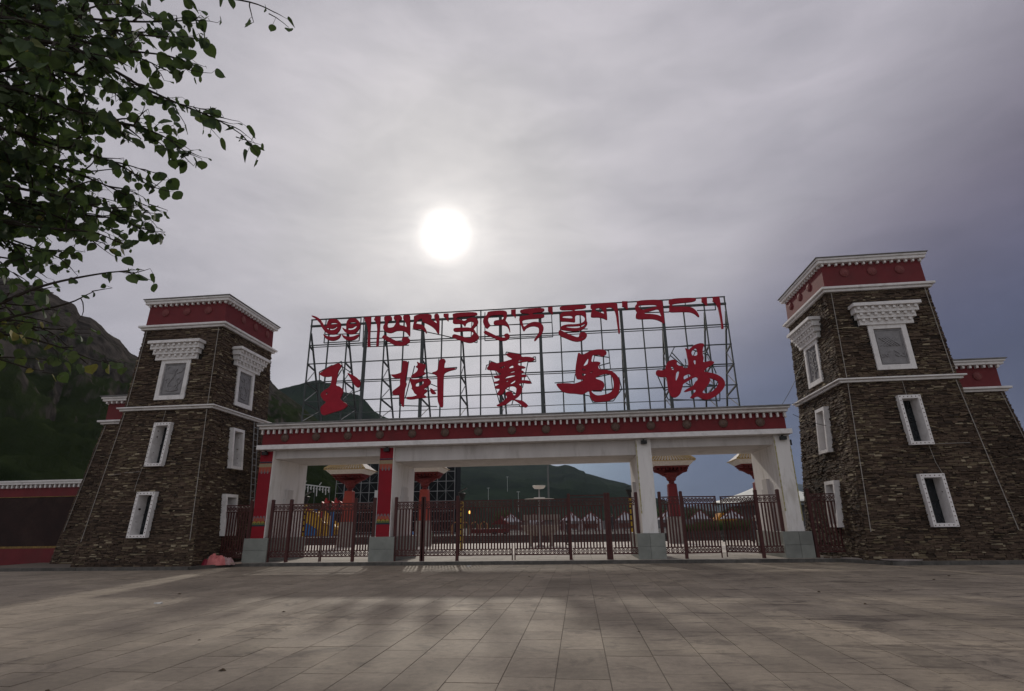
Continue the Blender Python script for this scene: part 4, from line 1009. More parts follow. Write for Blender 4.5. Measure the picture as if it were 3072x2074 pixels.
fence(7.59, 8.50, 'iron fence panel left of the last white pillar')
fence(9.72, 11.10, 'iron fence panel between the last white pillar and the right tower')
b = MB()
for x in (9.0-.58, 2.62, -8.4, -14.1): b.bar((x-.1, 25.55, 2.1), (x+.14, 25.5, 2.1), .022)
# ---------------------------------------------------------------- heaps at the foot of the left tower
def cloth(name, label, cat, c, rx, ry, h, m, seed, n=44):
    b = MB(); vs = []; fs = []
    rng2 = random.Random(seed)
    for i in range(n):
        for j in range(n):
            u, v = i/(n-1)*2-1, j/(n-1)*2-1; r = min(1, max(abs(u), abs(v))) ; a = math.atan2(v, u)
            rr = r*(1+.25*noise.noise(Vector((math.cos(a)*1.5, math.sin(a)*1.5, seed))))
            x, y = rr*math.cos(a)*rx, rr*math.sin(a)*ry
            q = Vector((x*5, y*5, seed*3.1)); hh = h*max(0, 1-r**2.6)**.6*(.62+.5*noise.noise(q*.8)) + h*.34*(1-2*abs(noise.noise(q*1.3+Vector((0, 0, 3)))))*(1-r**4) + .03*noise.noise(q*4)*(1-r**6)
            vs.append((c[0]+x, c[1]+y, c[2]+max(.0, hh)))
    fs = [(i*n+j, (i+1)*n+j, (i+1)*n+j+1, i*n+j+1) for i in range(n-1) for j in range(n-1)]
    b.add(vs, fs); b.smooth = True; o = b.build(name, m); tag(o, label, cat); return o
pink = mat('pink cloth', (.62, .20, .19), (.48, .14, .14), scale=6, rough=.9)
cloth('cloth_heap', 'crumpled pink cloth heap at the foot of the left tower', 'cloth', (-15.98, 24.55, .1), .46, .3, .40, pink, 1)
cloth('plastic_bag', 'dark crimson bag lying left of the pink cloth heap', 'bag', (-16.42, 24.5, .1), .22, .2, .26, mat('crimson plastic', (.25, .02, .04), scale=6, rough=.5), 2)
cloth('plastic_bag', 'grey and green plastic bag behind the crimson bag', 'bag', (-16.45, 24.78, .1), .25, .16, .36, mat('grey plastic', (.22, .24, .22), (.1, .12, .11), scale=12, rough=.4), 3)
cloth('cloth_heap', 'pale pink and white rag lying right of the heap', 'cloth', (-15.62, 24.72, .1), .36, .22, .30, mat('pale rag', (.42, .30, .30), (.3, .16, .16), scale=8, rough=.9), 4)
for i, (x, y, a, l, lab) in enumerate(((-16.85, 24.2, .3, .35, 'pale wooden scrap left of the rag heap'), (-15.35, 24.6, -.5, .5, 'thin stick poking out right of the rag heap'), (-15.15, 24.75, .2, .4, 'flat scrap lying nearest the pillar plinth'))):
    b = MB(); b.bar((x-math.cos(a)*l/2, y-math.sin(a)*l/2, .15), (x+math.cos(a)*l/2, y+math.sin(a)*l/2, .17), .03, .06); tag(b.build('wood_scrap', mat('scrap wood', (.4, .3, .24), scale=9, rough=.9)), lab, 'scrap', 'scraps round the rag heap')
for x, y, s, lab in ((9.95, 25.35, .13, 'brown stone lying right of the last plinth'), (10.2, 25.3, .10, 'small pale stone under the right fence'), (10.4, 25.42, .14, 'dark brick piece under the right fence')):
    b = MB(); b.lathe((x, y, .13), [(s*.9, 0), (s*1.1, s*.25), (s*.8, s*.55), (s*.2, s*.6)], 6); tag(b.build('rubble', mat('rubble', (.16, .12, .09), scale=9, rough=.9, bump=.5)), lab, 'stone', 'rubble under the right fence')
b = MB(); b.add([(10.3, 24.95, .135), (11.7, 23.05, .135), (12.5, 23.35, .135), (11.2, 24.9, .135), (10.3, 24.95, .165), (11.7, 23.05, .165), (12.5, 23.35, .165), (11.2, 24.9, .165)], [(0, 3, 2, 1), (4, 5, 6, 7), (0, 1, 5, 4), (1, 2, 6, 5), (2, 3, 7, 6), (3, 0, 4, 7)])
tag(b.build('stone_slab', mat('pale slab', (.36, .31, .29), (.28, .24, .22), scale=3, rough=.8)), 'pale stone slab lying at the corner of the right tower', 'slab')

lm_ = mat('dead leaf', (.05, .035, .022), (.09, .06, .03), scale=30, rough=.9); rl = random.Random(5)
b = MB(); b.add([(-.05, 0, 0), (0, -.025, .012), (.05, .004, .0), (0, .03, .016), (0, 0, .022)], [(0, 1, 4), (1, 2, 4), (2, 3, 4), (3, 0, 4), (0, 3, 2, 1)]); lme = b.mesh('dead_leaf', lm_)
for i in range(26):
    y = 4.5+19*rl.random()**1.3; o = link('dead_leaf', lme, (rl.uniform(-.85, .75)*(y+1.5), y, .003)); o.rotation_euler = (0, 0, rl.uniform(0, 6.28)); k = rl.uniform(.5, 1.25); o.scale = (k, k, k)
    tag(o, 'small dry brown leaf lying on the plaza paving', 'leaf', 'dry leaves scattered on the plaza')
wl_ = mat('litter paper', (.62, .6, .56), scale=20, rough=.8)
for (px, py, lab) in ((474, 1812, 'small white paper scrap left on the plaza'), (1405, 1700, 'tiny pale scrap lying near the kerb before the middle gate')):
    d = ray(px, py); q = -EYE/d[2]*d; b = MB(); b.add([(-.08, -.04, 0), (.07, -.05, 0), (.09, .04, 0), (-.05, .05, 0), (-.07, -.03, .03), (.05, -.04, .012), (.08, .03, .035), (-.04, .04, .02)], [(0, 3, 2, 1), (4, 5, 6, 7), (0, 1, 5, 4), (1, 2, 6, 5), (2, 3, 7, 6), (3, 0, 4, 7)])
    o = link('paper_scrap', b.mesh('paper_scrap', wl_), (q[0], q[1], .004)); tag(o, lab, 'litter')

# ---------------------------------------------------------------- beyond the gate
def totem(x, label, red=None):
    red = red or totem_red
    t = thing('totem_column', (x, 44, .13), label, 'column', 'red roofed columns beyond the gate')
    b = MB(); b.frustum(x-.55, x+.55, 43.45, 44.55, .1, x-.5, x+.5, 43.5, 44.5, 2.0); b.build('pedestal', concrete, t)
    b = MB(); b.frustum(x-.40, x+.40, 43.6, 44.4, 2.0, x-.31, x+.31, 43.69, 44.31, 4.35); bevel(b.build('shaft', red, t), .03)
    b = MB(); b.lathe((x, 44, 4.35), [(.30, 0), (.22, .05), (.2, .18), (.34, .28), (.36, .42), (.48, .55), (.5, .72), (.62, .8)], 12); b.build('capital', totem_dark, t)
    b = MB(); b.prism([[(x-1.25, 5.380), (x-1.2, 5.230), (x-.9, 5.150), (x-.55, 4.930), (x, 4.910), (x+.55, 4.930), (x+.9, 5.150), (x+1.2, 5.230), (x+1.25, 5.380)]], 43.8, 44.2); b.build('bracket', totem_dark, t)
    b = MB(); b.box(-.08, .08, -.7, .7, 0, .14); me = b.mesh('bracket_block', totem_dark)
    for k in range(9): inst('bracket_block', me, (x-1.12+k*.28, 44, 5.385), t)
    b = MB(); b.box(x-1.25, x+1.25, 43.05, 44.95, 5.530, 5.630); b.build('bracket', totem_dark, t)
    b = MB(); b.frustum(x-1.3, x+1.3, 43.0, 45.0, 5.632, x-1.58, x+1.58, 42.6, 45.4, 5.930); b.build('lotus_base', lotus_white, t)
    b = MB(); b.box(x-1.66, x+1.66, 42.5, 45.5, 5.932, 5.990); b.build('eave', gold_tile, t)
    b = MB(); b.frustum(x-1.6, x+1.6, 42.56, 45.44, 5.992, x-.75, x+.75, 43.6, 44.4, 6.750); b.build('roof', lotus_white, t)
    for k in range(15):
        u = -1.5+k*3/14; b = MB(); b.bar((x+u, 42.52, 6.020), (x+u*.5, 43.58, 6.790), .10, .09); b.build('roof_tile', gold_tile, t)
    for s in (-1, 1):
        b = MB(); b.bar((x+s*1.62, 42.52, 6.020), (x+s*.75, 43.6, 6.810), .14, .12); b.build('hip_tile', gold_tile, t)
totem(-18.1, 'orange red roofed column seen through the left opening'); totem(-11.95, 'orange red roofed column just behind the second red pillar')
totem(7.1, 'dark red column with golden roof seen through the right opening', totem_deep); totem(13.35, 'golden roofed column half hidden behind the last white pillar', totem_deep)

# scaffold stage tower behind the second column
sc_dark = mat('dark stage cloth', (.012, .014, .016), scale=1, rough=.9)
st = thing('stage_scaffold', (-24, 76, .74), 'tall dark stage scaffold with pale lattice tubes behind the second red column', 'scaffold')
b = MB(); b.box(-33.5, -16.5, 77.2, 80, .7, 10.2); b.build('backdrop', sc_dark, st)
for i in range(15):
    x = -33.3+i*1.2; b = MB(); b.tube((x, 76, .7), (x, 76, 10.2), .045, 5); b.build('upright', steel_pale, st)
for k in range(8):
    z = .9+k*1.3; b = MB(); b.tube((-33.3, 76, z), (-16.5, 76, z), .04, 5); b.build('ledger', steel_pale, st)
for i in range(14):
    for k in range(7):
        x = -33.3+i*1.2; z = .9+k*1.3; b = MB()
        if (i+k) % 2: b.tube((x, 76, z), (x+1.2, 76, z+1.3), .03, 4)
        else: b.tube((x, 76, z+1.3), (x+1.2, 76, z), .03, 4)
        b.build('brace', steel, st)

# bowl floodlight in the middle of the forecourt
lp = thing('bowl_lamp', (-2.65, 39.5, .13), 'white bowl shaped lamp on a thin pole over the middle gate', 'lamp')
lw = mat('pale lamp shell', (.74, .70, .64), (.66, .62, .57), scale=5, rough=.5)
b = MB(); b.lathe((-2.62, 39.5, 3.93), [(.10, 0), (.32, .02), (.42, .12), (.45, .22), (.43, .23), (.3, .18)], 20); b.build('bowl', lw, lp)
b = MB(); b.lathe((-2.62, 39.5, 3.20), [(.3, 0), (1.0, .03), (1.02, .07), (.4, .10), (.38, .16)], 28); b.build('canopy_ring', lw, lp)
b = MB(); b.tube((-2.65, 39.5, .13), (-2.62, 39.5, 3.95), .055, 8); b.build('pole', steel_pale, lp)
b = MB(); b.lathe((-2.65, 39.5, .13), [(.25, 0), (.25, .12), (.08, .18)], 10); b.build('base', concrete, lp)
# pale stone basin with table and legs
sb = thing('stone_basin', (-2.7, 41, .13), 'pale stone basin on legs with a slab above it behind the middle gate', 'sculpture')
ps = mat('pale carved stone', (.34, .31, .28), (.24, .22, .2), scale=4, rough=.85, bump=.4)
b = MB(); b.lathe((-2.7, 41.2, .85), [(.5, 0), (.95, .1), (1.25, .35), (1.35, .6), (1.42, .64), (1.42, .72), (1.25, .72), (1.1, .55)], 24); b.build('basin', ps, sb)
for sx in (-1, 1): b = MB(); b.lathe((-2.7+sx*.72, 41.2, .13), [(.16, 0), (.12, .2), (.15, .76)], 8); b.build('leg', ps, sb)
b = MB(); b.box(-3.95, -1.35, 41.5, 42.2, 1.88, 2.26); b.build('slab', ps, sb)
for sx in (-1.05, 1.05): b = MB(); b.box(-2.65+sx-.16, -2.65+sx+.16, 41.6, 42.1, 1.4, 1.878); b.build('slab_support', ps, sb)
b = MB(); b.tube((-3.0, 60, .74), (-2.98, 60, 7.6), .11, 10, .085); b.tube((-2.98, 60, 7.6), (-2.98, 60, 7.78), .16, 8)
tag(b.build('flag_pole', mat('grey pole', (.16, .16, .155), scale=3, rough=.6)), 'tall thin grey pole rising behind the bowl lamp', 'pole')

def solar_lamp(x, y, label, h=3.65):
    t = thing('solar_lamp', (x, y, .13), label, 'street lamp', 'yellow solar street lamps')
    b = MB(); b.box(x-.08, x+.08, y-.08, y+.08, .13, h-.55); b.build('pole', yel, t)
    for k in range(7): b = MB(); b.box(x-.09, x+.09, y-.088, y-.081, .6+k*.36, .7+k*.36); b.build('pole_band', black, t)
    b = MB(); b.lathe((x, y, h-.55), [(.12, 0), (.1, .08), (.24, .42), (.26, .45), (.05, .5)], 8); b.build('lantern', black, t)
    b = MB(); b.add([(x-.25, y-.2, h-.05), (x+.3, y-.2, h+.22), (x+.3, y+.2, h+.22), (x-.25, y+.2, h-.05), (x-.25, y-.2, h-.02), (x+.3, y-.2, h+.25), (x+.3, y+.2, h+.25), (x-.25, y+.2, h-.02)], [(0, 3, 2, 1), (4, 5, 6, 7), (0, 1, 5, 4), (1, 2, 6, 5), (2, 3, 7, 6), (3, 0, 4, 7)]); b.build('solar_panel', black, t)
yel = mat('yellow lacquer', (.50, .34, .03), (.38, .25, .02), scale=8, rough=.5)
solar_lamp(-7.32, 36, 'yellow solar lamp post behind the left side of the middle opening')
solar_lamp(3.22, 36, 'yellow solar lamp post beside the third pillar'); solar_lamp(-17.75, 36, 'yellow solar lamp post beside the leftmost opening')

# inflatable slide with red figures and Tibetan rail sign behind
sl_ = thing('inflatable_slide', (-27.8, 60, .74), 'yellow and blue inflatable slide seen through the left opening', 'slide')
inf_y = mat('yellow vinyl', (.62, .36, .03), (.55, .3, .03), scale=3, rough=.4); inf_b = mat('blue vinyl', (.03, .17, .42), scale=3, rough=.4); inf_r = mat('red vinyl', (.40, .03, .03), (.3, .03, .03), scale=3, rough=.4)
b = MB(); b.prism([[(-30.2, .74), (-26.2, .74), (-26.2, 1.5), (-27.5, 2.3), (-28.4, 3.2), (-30.2, 3.4)]], 60, 62.5); bevel(b.build('slide_body', inf_y, sl_), .2, 2)
b = MB(); b.prism([[(-29.9, .8), (-28.0, .8), (-28.0, 1.4), (-29.0, 2.0), (-29.9, 2.2)]], 59.7, 60.0); b.build('side_panel', inf_b, sl_)
for i, x in enumerate((-29.5, -28.6, -27.9)): b = MB(); b.tube((x, 60.4, 2.9-i*.2), (x, 60.4, 3.7-i*.2), .2, 10); b.build('turret', inf_r if i != 1 else inf_b, sl_)
b = MB(); b.tube((-26.3, 59.8, .74), (-26.3, 59.8, 3.2), .24, 10); b.build('turret', inf_b, sl_)
for i, x in enumerate((-29.3, -28.1, -27.1)):
    b = MB(); b.prism([[(x-.45, 3.6), (x-.2, 3.9), (x-.35, 4.5), (x-.05, 4.3), (x+.1, 4.9), (x+.25, 4.3), (x+.5, 4.6), (x+.35, 3.9), (x+.45, 3.6)]], 64, 64.4); tag(b.build('banner_figure', inf_r), ('first', 'second', 'third')[i]+' of the red flame shaped banners above the slide, counted from the left', 'banner', 'red flame shaped banners')
ws = thing('letter_rail_sign', (-29, 66, .74), 'white Tibetan lettering on a raised rail above the slide', 'sign')
wm = mat('white letter paint', (.55, .56, .55), scale=4, rough=.6)
b = MB(); b.bar((-33.8, 66, 6.75), (-29.7, 66, 6.2), .12); b.build('rail', wm, ws)
for k in range(11):
    x = -33.6+k*.38; z = 6.72-k*.051; b = MB(); L = (.5, .9, .6, 1.1, .55, .8, 1.2, .5, .7, .9, .6)[k]
    b.bar((x, 66, z), (x+.02, 66, z-L), .09); b.bar((x-.13, 66, z-.28), (x+.01, 66, z-.42), .07)
    if k in (2, 7): b.bar((x-.1, 66, z+.15), (x+.12, 66, z+.45), .08)
    b.build('tibetan_letter', wm, ws)
for x in (-33.5, -31.6, -29.7): b = MB(); b.tube((x, 66.1, .74), (x, 66.1, 6.3), .05, 6); b.build('post', steel, ws)
b = MB(); b.box(-22.6, -22.2, 62, 62.4, .74, 5.5); b.build('shaft', wm)
o = C.objects[-1]; tag(o, 'white lamp pillar standing right of the first orange red column', 'pillar')
b = MB(); b.prism([[(-18.6, .74), (-17.6, .74), (-18.7, 1.9), (-19.6, 2.6), (-19.8, 2.2)]], 61, 61.6); tag(b.build('water_slide', inf_b), 'small blue slide left of the yellow lamp post', 'slide')
# low buildings and grey wall beyond the road
b = MB(); b.box(-12.5, 24, 92, 93, .74, 2.0); tag(b.build('grandstand_wall', grey_wall), 'long low grey wall across the ground beyond the tents', 'wall')
# red carriage train
ct = thing('red_carriage', (-8.6, 56, .74), 'dark red ornate pavilion carriage left of the stone basin', 'carriage')
b = MB(); b.box(-10.4, -6.9, 55.6, 57.2, .85, 1.25); b.build('body', totem_dark, ct)
for k in range(7): b = MB(); b.box(-10.35+k*.56, -10.27+k*.56, 55.58, 55.66, 1.25, 1.65); b.build('baluster', totem_dark, ct)
b = MB(); b.prism([[(-8.4, 1.65), (-6.7, 1.65), (-7.0, 1.95), (-7.35, 2.1), (-7.5, 2.45), (-7.65, 2.1), (-8.1, 1.95)]], 55.7, 57.1); b.build('roof', totem_dark, ct)
for x in (-8.1, -7.0): b = MB(); b.tube((x, 55.62, .74), (x, 55.62, .95), .2, 10); b.build('wheel', black, ct)
arch_m = mat('gold ornament', (.45, .26, .08), (.3, .12, .05), scale=9, rough=.5)
for i in range(4):
    x = -12.2+i*.95; b = MB()
    for k in range(10):
        a0, a1 = math.pi*k/10, math.pi*(k+1)/10; b.bar((x+.36*math.cos(a0), 57, 1.5+.42*math.sin(a0)), (x+.36*math.cos(a1), 57, 1.5+.42*math.sin(a1)), .09)
    b.box(x-.4, x-.3, 56.95, 57.05, .74, 1.5); b.box(x+.3, x+.4, 56.95, 57.05, .74, 1.5)
    tag(b.build('ornamental_arch', arch_m), ('leftmost', 'second', 'third', 'rightmost')[i]+' of the four small golden arches behind the middle gate', 'arch', 'golden arches')
b = MB(); b.tube((-10.5, 55.4, .74), (-10.5, 55.4, 2.7), .03, 6); o = b.build('globe_lamp', steel); tag(o, 'small lit amber globe lamp left of the red carriage', 'lamp')
b = MB(); b.lathe((-10.5, 55.4, 2.68), [(.05, 0), (.13, .06), (.15, .14), (.1, .24), (.02, .28)], 10); b.build('globe', mat('amber globe', (.8, .4, .1), scale=3, emit=((1, .5, .12), 2.2)), o)
b = MB(); b.lathe((-12.85, 49.2, .13), [(.24, 0), (.27, .6), (.29, .86), (.27, .92), (.1, .98)], 14); b.smooth = False
tag(b.build('litter_bin', mat('green bin', (.02, .12, .05), scale=4, rough=.5)), 'green litter bin seen through the middle opening', 'bin')

# tents
def tent_proto():
    t = thing('tent', (0, 0, 0), 'white tent', 'tent', 'small white tents with dark roof ribs')
    n = 6; b = MB(); R = 1.35; b.lathe((0, 0, 1.15), [(R, 0), (R*1.02, .06), (R*.5, .55), (.16, .95), (.02, 1.05)], n); b.build('roof', mat('tent canvas', (.50, .51, .53), (.34, .34, .37), scale=2, rough=.8), t)
    for i in range(n):
        w = 2*math.pi*i/n; b = MB(); c_, s_ = math.cos(w), math.sin(w)
        b.tube((R*1.04*c_, R*1.04*s_, 1.19), (R*.5*c_, R*.5*s_, 1.74), .06, 5); b.tube((R*.5*c_, R*.5*s_, 1.74), (0, 0, 2.22), .06, 5); b.build('rib', totem_dark, t)
        b = MB(); b.tube((R*.95*c_, R*.95*s_, 0), (R*.95*c_, R*.95*s_, 1.18), .045, 5); b.build('leg', totem_dark, t)
    b = MB(); b.lathe((0, 0, .35), [(.8, 0), (.85, .5)], 8); b.build('counter', mat('tent counter', (.22, .10, .08), (.1, .06, .06), scale=4, rough=.8), t)
    return t
tp = tent_proto()
for i, (x, y, lab) in enumerate(((-8.4, 72, 'white ribbed tent behind the left leaf of the middle gate'), (-5.6, 74, 'white ribbed tent just left of the bowl lamp'), (-.9, 70, 'white ribbed tent just right of the bowl lamp'), (1.5, 72, 'white ribbed tent behind the wicket panel'),
                                 (5.55, 70, 'white ribbed tent behind the fence beside the third pillar'), (10.6, 71, 'white ribbed tent left of the golden roofed dark red column base'), (14.4, 71, 'white ribbed tent behind the slightly ajar leaf'), (17.8, 70, 'white ribbed tent in front of the orange awning'))):
    o = tp if i == 0 else copy_tree(tp); o.location = (x, y, .74); o['label'] = lab; o.rotation_euler = (0, 0, i*.4)
for i, (x, w, lab) in enumerate(((-1.6, 1.3, 'low white marquee left part behind the wicket'), (.2, .9, 'small white marquee right of the lamp pole'), (3.0, 1.0, 'small white marquee before the third pillar'), (-6.9, 1.6, 'white marquee right of the red carriage'))):
    b = MB(); b.prism([[(x-w/2, 1.75), (x+w/2, 1.75), (x+w*.3, 2.15), (x-w*.3, 2.15)]], 84, 86); b.box(x-w/2+.05, x+w/2-.05, 84.1, 85.9, .74, 1.7)
    tag(b.build('marquee', mat('marquee canvas', (.6, .6, .6), (.35, .33, .33), scale=2)), lab, 'tent', 'far white marquees')
b = MB(); b.prism([[(20.5, 1.75), (23.9, 1.75), (23.3, 2.85), (21.3, 2.85)]], 90, 93); b.box(20.7, 23.7, 90.2, 92.8, .74, 1.748)
tag(b.build('awning', mat('orange canvas', (.55, .24, .03), scale=2)), 'orange awning behind the ajar gate leaves', 'awning')
# big tensile tent
bt = thing('tensile_tent', (36, 112, .74), 'large white tensile tent roof rising behind the right opening', 'tent')
b = MB(); vs = []; fs = []; n = 28; m = 10
for k in range(m):
    s = k/(m-1); 
    for i in range(n): w = 2*math.pi*i/n; r = .5+10.2*(s**1.0); z = 9.4-4.6*s**.62+.25*math.cos(w*6)*s; vs.append((36+r*math.cos(w), 112+r*math.sin(w), z))
for k in range(m-1):
    for i in range(n): fs.append((k*n+i, k*n+(i+1) % n, (k+1)*n+(i+1) % n, (k+1)*n+i))
b.add(vs, fs); b.smooth = True; o = b.build('canopy', mat('white membrane', (.74, .74, .68), (.66, .66, .6), scale=1, rough=.6), bt)
sm = o.modifiers.new('thickness', 'SOLIDIFY'); sm.thickness = .06
for i in range(6): w = 2*math.pi*i/6; b = MB(); b.tube((36+9.8*math.cos(w), 112+9.8*math.sin(w), .74), (36+9.8*math.cos(w), 112+9.8*math.sin(w), 4.9), .15, 6); b.build('mast', steel_pale, bt)
b = MB(); b.box(29, 43, 108, 116, .74, 4.3); b.build('hall', grey_wall, bt)

# hedge of tall dark grass and benches
b = MB(); r9 = random.Random(9)
for k in range(5200):
    x = r9.uniform(9.0, 16.5); y = r9.uniform(51.4, 54.0); h = r9.uniform(.5, 1.2)*(1 if x > 10.6 else .75); a = r9.uniform(0, 6.28); w = .035
    dx, dy = math.cos(a)*w, math.sin(a)*w; lx, ly = r9.gauss(0, .16), r9.gauss(0, .16)
    b.add([(x-dx, y-dy, .7), (x+dx, y+dy, .7), (x+lx*.5, y+ly*.5, .7+h*.6), (x+lx, y+ly, .7+h)], [(0, 1, 2), (0, 2, 3)], r9.random()*.6)
tag(b.build('tall_grass', leaf_m), 'dark tall grass growing along the terrace edge', 'grass', kind='stuff')
b = MB(); b.box(8.9, 16.6, 51.2, 54.2, .6, .8); tag(b.build('planter', terrace_wall), 'low dark planter under the tall grass', 'planter')
for i, (x, lab) in enumerate(((9.6, 'bench nearest the third pillar below the tall grass'), (11.7, 'middle bench below the tall grass'), (13.8, 'rightmost bench below the tall grass'))):
    t = thing('bench', (x, 46.5, .13), lab, 'bench', 'grey benches below the tall grass')
    b = MB(); b.box(x-.85, x+.85, 46.3, 46.7, .52, .58); b.build('seat', terrace_wall, t); b = MB(); b.box(x-.85, x+.85, 46.72, 46.76, .68, .95); b.build('backrest', terrace_wall, t)
    for s in (-.7, .7): b = MB(); b.box(x+s-.04, x+s+.04, 46.32, 46.74, .13, .52); b.build('leg', black, t)
for i, (x, y, lab) in enumerate(((-11.5, 88, 'round tree left of the far tents'), (13.0, 95, 'tree behind the right tents'), (25.5, 100, 'dark tree beside the big white tent'), (19.0, 98, 'bushy tree behind the orange awning'))):
    t = thing('tree', (x, y, .74), lab, 'tree', 'small far trees'); rr = random.Random(i)
    b = MB(); b.tube((x, y, .74), (x, y, 2.4), .12, 6, .07); b.build('trunk', bark, t)
    b = MB()
    for k in range(1500):
        d = Vector((rr.gauss(0, 1), rr.gauss(0, 1), rr.gauss(0, .7))).normalized()*(rr.random()**.4); c = Vector((x, y, 2.7))+Vector((d.x*1.5, d.y*1.5, d.z*1.2))*(1+.3*noise.noise(d*2+Vector((i*5, 0, 0)))); s_ = .09
        u = Vector((rr.gauss(0, 1), rr.gauss(0, 1), rr.gauss(0, 1))).normalized()*s_; v_ = u.orthogonal().normalized()*s_
        b.add([c-u, c+v_, c+u, c-v_], [(0, 1, 2, 3)], rr.random()*.7)
    b.build('crown', leaf_m, t)
# poles on the hillside
for i, (px, py, R_) in enumerate(((1522, 1440, 700), (1465, 1475, 600), (1555, 1488, 520))):
    a, te = azel(px, py); x, y = math.sin(a)*R_, math.cos(a)*R_; z = EYE+R_*te
    b = MB(); b.tube((x, y, z-14), (x, y, z+4), .2, 5); b.bar((x-1.6, y, z+3.5), (x+1.6, y, z+3.5), .3)
    tag(b.build('power_pole', wm), ('middle and highest', 'leftmost', 'rightmost')[i]+' pale power pole on the long green ridge', 'pole', 'power poles on the ridge')

# ---------------------------------------------------------------- people
hz_m = bpy.data.materials.new('thin air haze'); hz_m.use_nodes = True; t_ = hz_m.node_tree
t_.nodes.remove(t_.nodes['Principled BSDF']); pvn = N(t_, 'ShaderNodeVolumePrincipled', i_Density=5e-5); pvn.inputs['Color'].default_value = (.80, .87, 1.0, 1)
t_.links.new(pvn.outputs[0], t_.nodes['Material Output'].inputs['Volume'])
b = MB(); b.box(-3700, 3700, -450, 4900, -2.4, 700); tag(b.build('haze', hz_m), kind='stuff')


def person(x, y, z0, h, label, face=0, stride=.12, top=(.03, .03, .035), legs=(.02, .02, .022), bag=False):
    k = h/1.75
    P = dict(pelvis=(0, 0, .95), waist=(0, 0, 1.1), chest=(0, .01, 1.35), neck=(0, 0, 1.50), head=(0, -.02, 1.60), crown=(0, -.01, 1.70),
             ls=(-.17, 0, 1.43), le=(-.25, .03, 1.15), lw=(-.24, -.06, .90), lh=(-.23, -.09, .80), rs=(.17, 0, 1.43), re=(.25, .02, 1.15), rw=(.26, -.08, .92), rh=(.25, -.12, .83),
             lk=(-.11, -stride, .50), la=(-.12, -stride*.6, .09), lt=(-.12, -stride*.6-.17, .04), rk=(.11, stride*.2, .50), ra=(.12, stride*1.1, .09), rt=(.12, stride*1.1-.17, .04), lhip=(-.09, 0, .92), rhip=(.09, 0, .92))
    R_ = dict(pelvis=(.15, .11), waist=(.14, .10), chest=(.17, .11), neck=(.06, .06), head=(.085, .10), crown=(.06, .07), ls=(.07, .07), le=(.05, .05), lw=(.035, .035), lh=(.04, .03), rs=(.07, .07), re=(.05, .05), rw=(.035, .035), rh=(.04, .03),
              lk=(.065, .065), la=(.045, .045), lt=(.04, .03), rk=(.065, .065), ra=(.045, .045), rt=(.04, .03), lhip=(.1, .1), rhip=(.1, .1))
    E = [('pelvis', 'waist'), ('waist', 'chest'), ('chest', 'neck'), ('neck', 'head'), ('head', 'crown'), ('chest', 'ls'), ('ls', 'le'), ('le', 'lw'), ('lw', 'lh'), ('chest', 'rs'), ('rs', 're'), ('re', 'rw'), ('rw', 'rh'),
         ('pelvis', 'lhip'), ('lhip', 'lk'), ('lk', 'la'), ('la', 'lt'), ('pelvis', 'rhip'), ('rhip', 'rk'), ('rk', 'ra'), ('ra', 'rt')]
    names = list(P); me = bpy.data.meshes.new('person')
    me.from_pydata([tuple(c*k for c in P[n_]) for n_ in names], [(names.index(a), names.index(c)) for a, c in E], [])
    m = bpy.data.materials.new('dark clothes and skin'); m.use_nodes = True; t = m.node_tree
    tcx = N(t, 'ShaderNodeTexCoord'); sx = N(t, 'ShaderNodeSeparateXYZ'); t.links.new(tcx.outputs['Object'], sx.inputs[0])
    co = ramp(t, math_n(t, 'DIVIDE', sx.outputs[2], 1.8*k), [(0, (.02, .02, .02)), (.05, legs), (.52, top), (.845, (.28, .17, .12)), (.935, (.02, .015, .012))], 'CONSTANT')
    t.links.new(co, t.nodes['Principled BSDF'].inputs['Base Color']); me.materials.append(m)
    o = link('person', me, (x, y, z0)); o.rotation_euler = (0, 0, face)
    s = o.modifiers.new('skin', 'SKIN')
    for i, n_ in enumerate(names):
        me.skin_vertices[0].data[i].radius = tuple(c*k for c in R_[n_]); me.skin_vertices[0].data[i].use_root = n_ == 'pelvis'
    ss = o.modifiers.new('sub', 'SUBSURF'); ss.levels = 1; ss.render_levels = 2
    tag(o, label, 'person')
    b = MB(); b.lathe((x, y, z0+1.58*k), [(.10*k, 0), (.115*k, .07*k), (.09*k, .15*k), (.02, .17*k)], 10)
    h_ = b.mesh('hair', black, (x, y, z0)); ho = bpy.data.objects.new('hair', h_); C.objects.link(ho); ho.parent = o; ho.location = (0, .02, 0)
    for p in h_.polygons: p.use_smooth = True
    return o


person(3.45, 60, .74, 1.74, 'person in dark clothes standing beyond the fence beside the third pillar', face=.3)
person(-.80, 42, .13, 1.72, 'person in dark clothes walking just right of the middle gate leaves', face=1.3, stride=.16)
person(11.95, 41.5, .13, 1.72, 'person in dark clothes standing behind the wide open right gate leaf', face=-.4, legs=(.05, .05, .055))

# ---------------------------------------------------------------- the poplar at the left
def at_dist(px, py, d):
    r = ray(px, py); r = r/np.linalg.norm(r); return Vector((r[0]*d, r[1]*d, EYE+r[2]*d))
TR = thing('poplar_tree', (-4.9, 2.1, 0), 'poplar tree whose dark leafy branches hang into the upper left of the view', 'tree')
b = MB(); pts = [Vector((-4.9+.05*math.sin(k), 2.1+.06*math.cos(k*1.7), k*.8)) for k in range(10)]
for k, (p, q) in enumerate(zip(pts, pts[1:])): b.tube(p, q, .17-.014*k, 10, .17-.014*(k+1))
b.smooth = True; b.build('trunk', bark, TR)
rt_ = random.Random(21)
LEAVES = []; TW = MB()
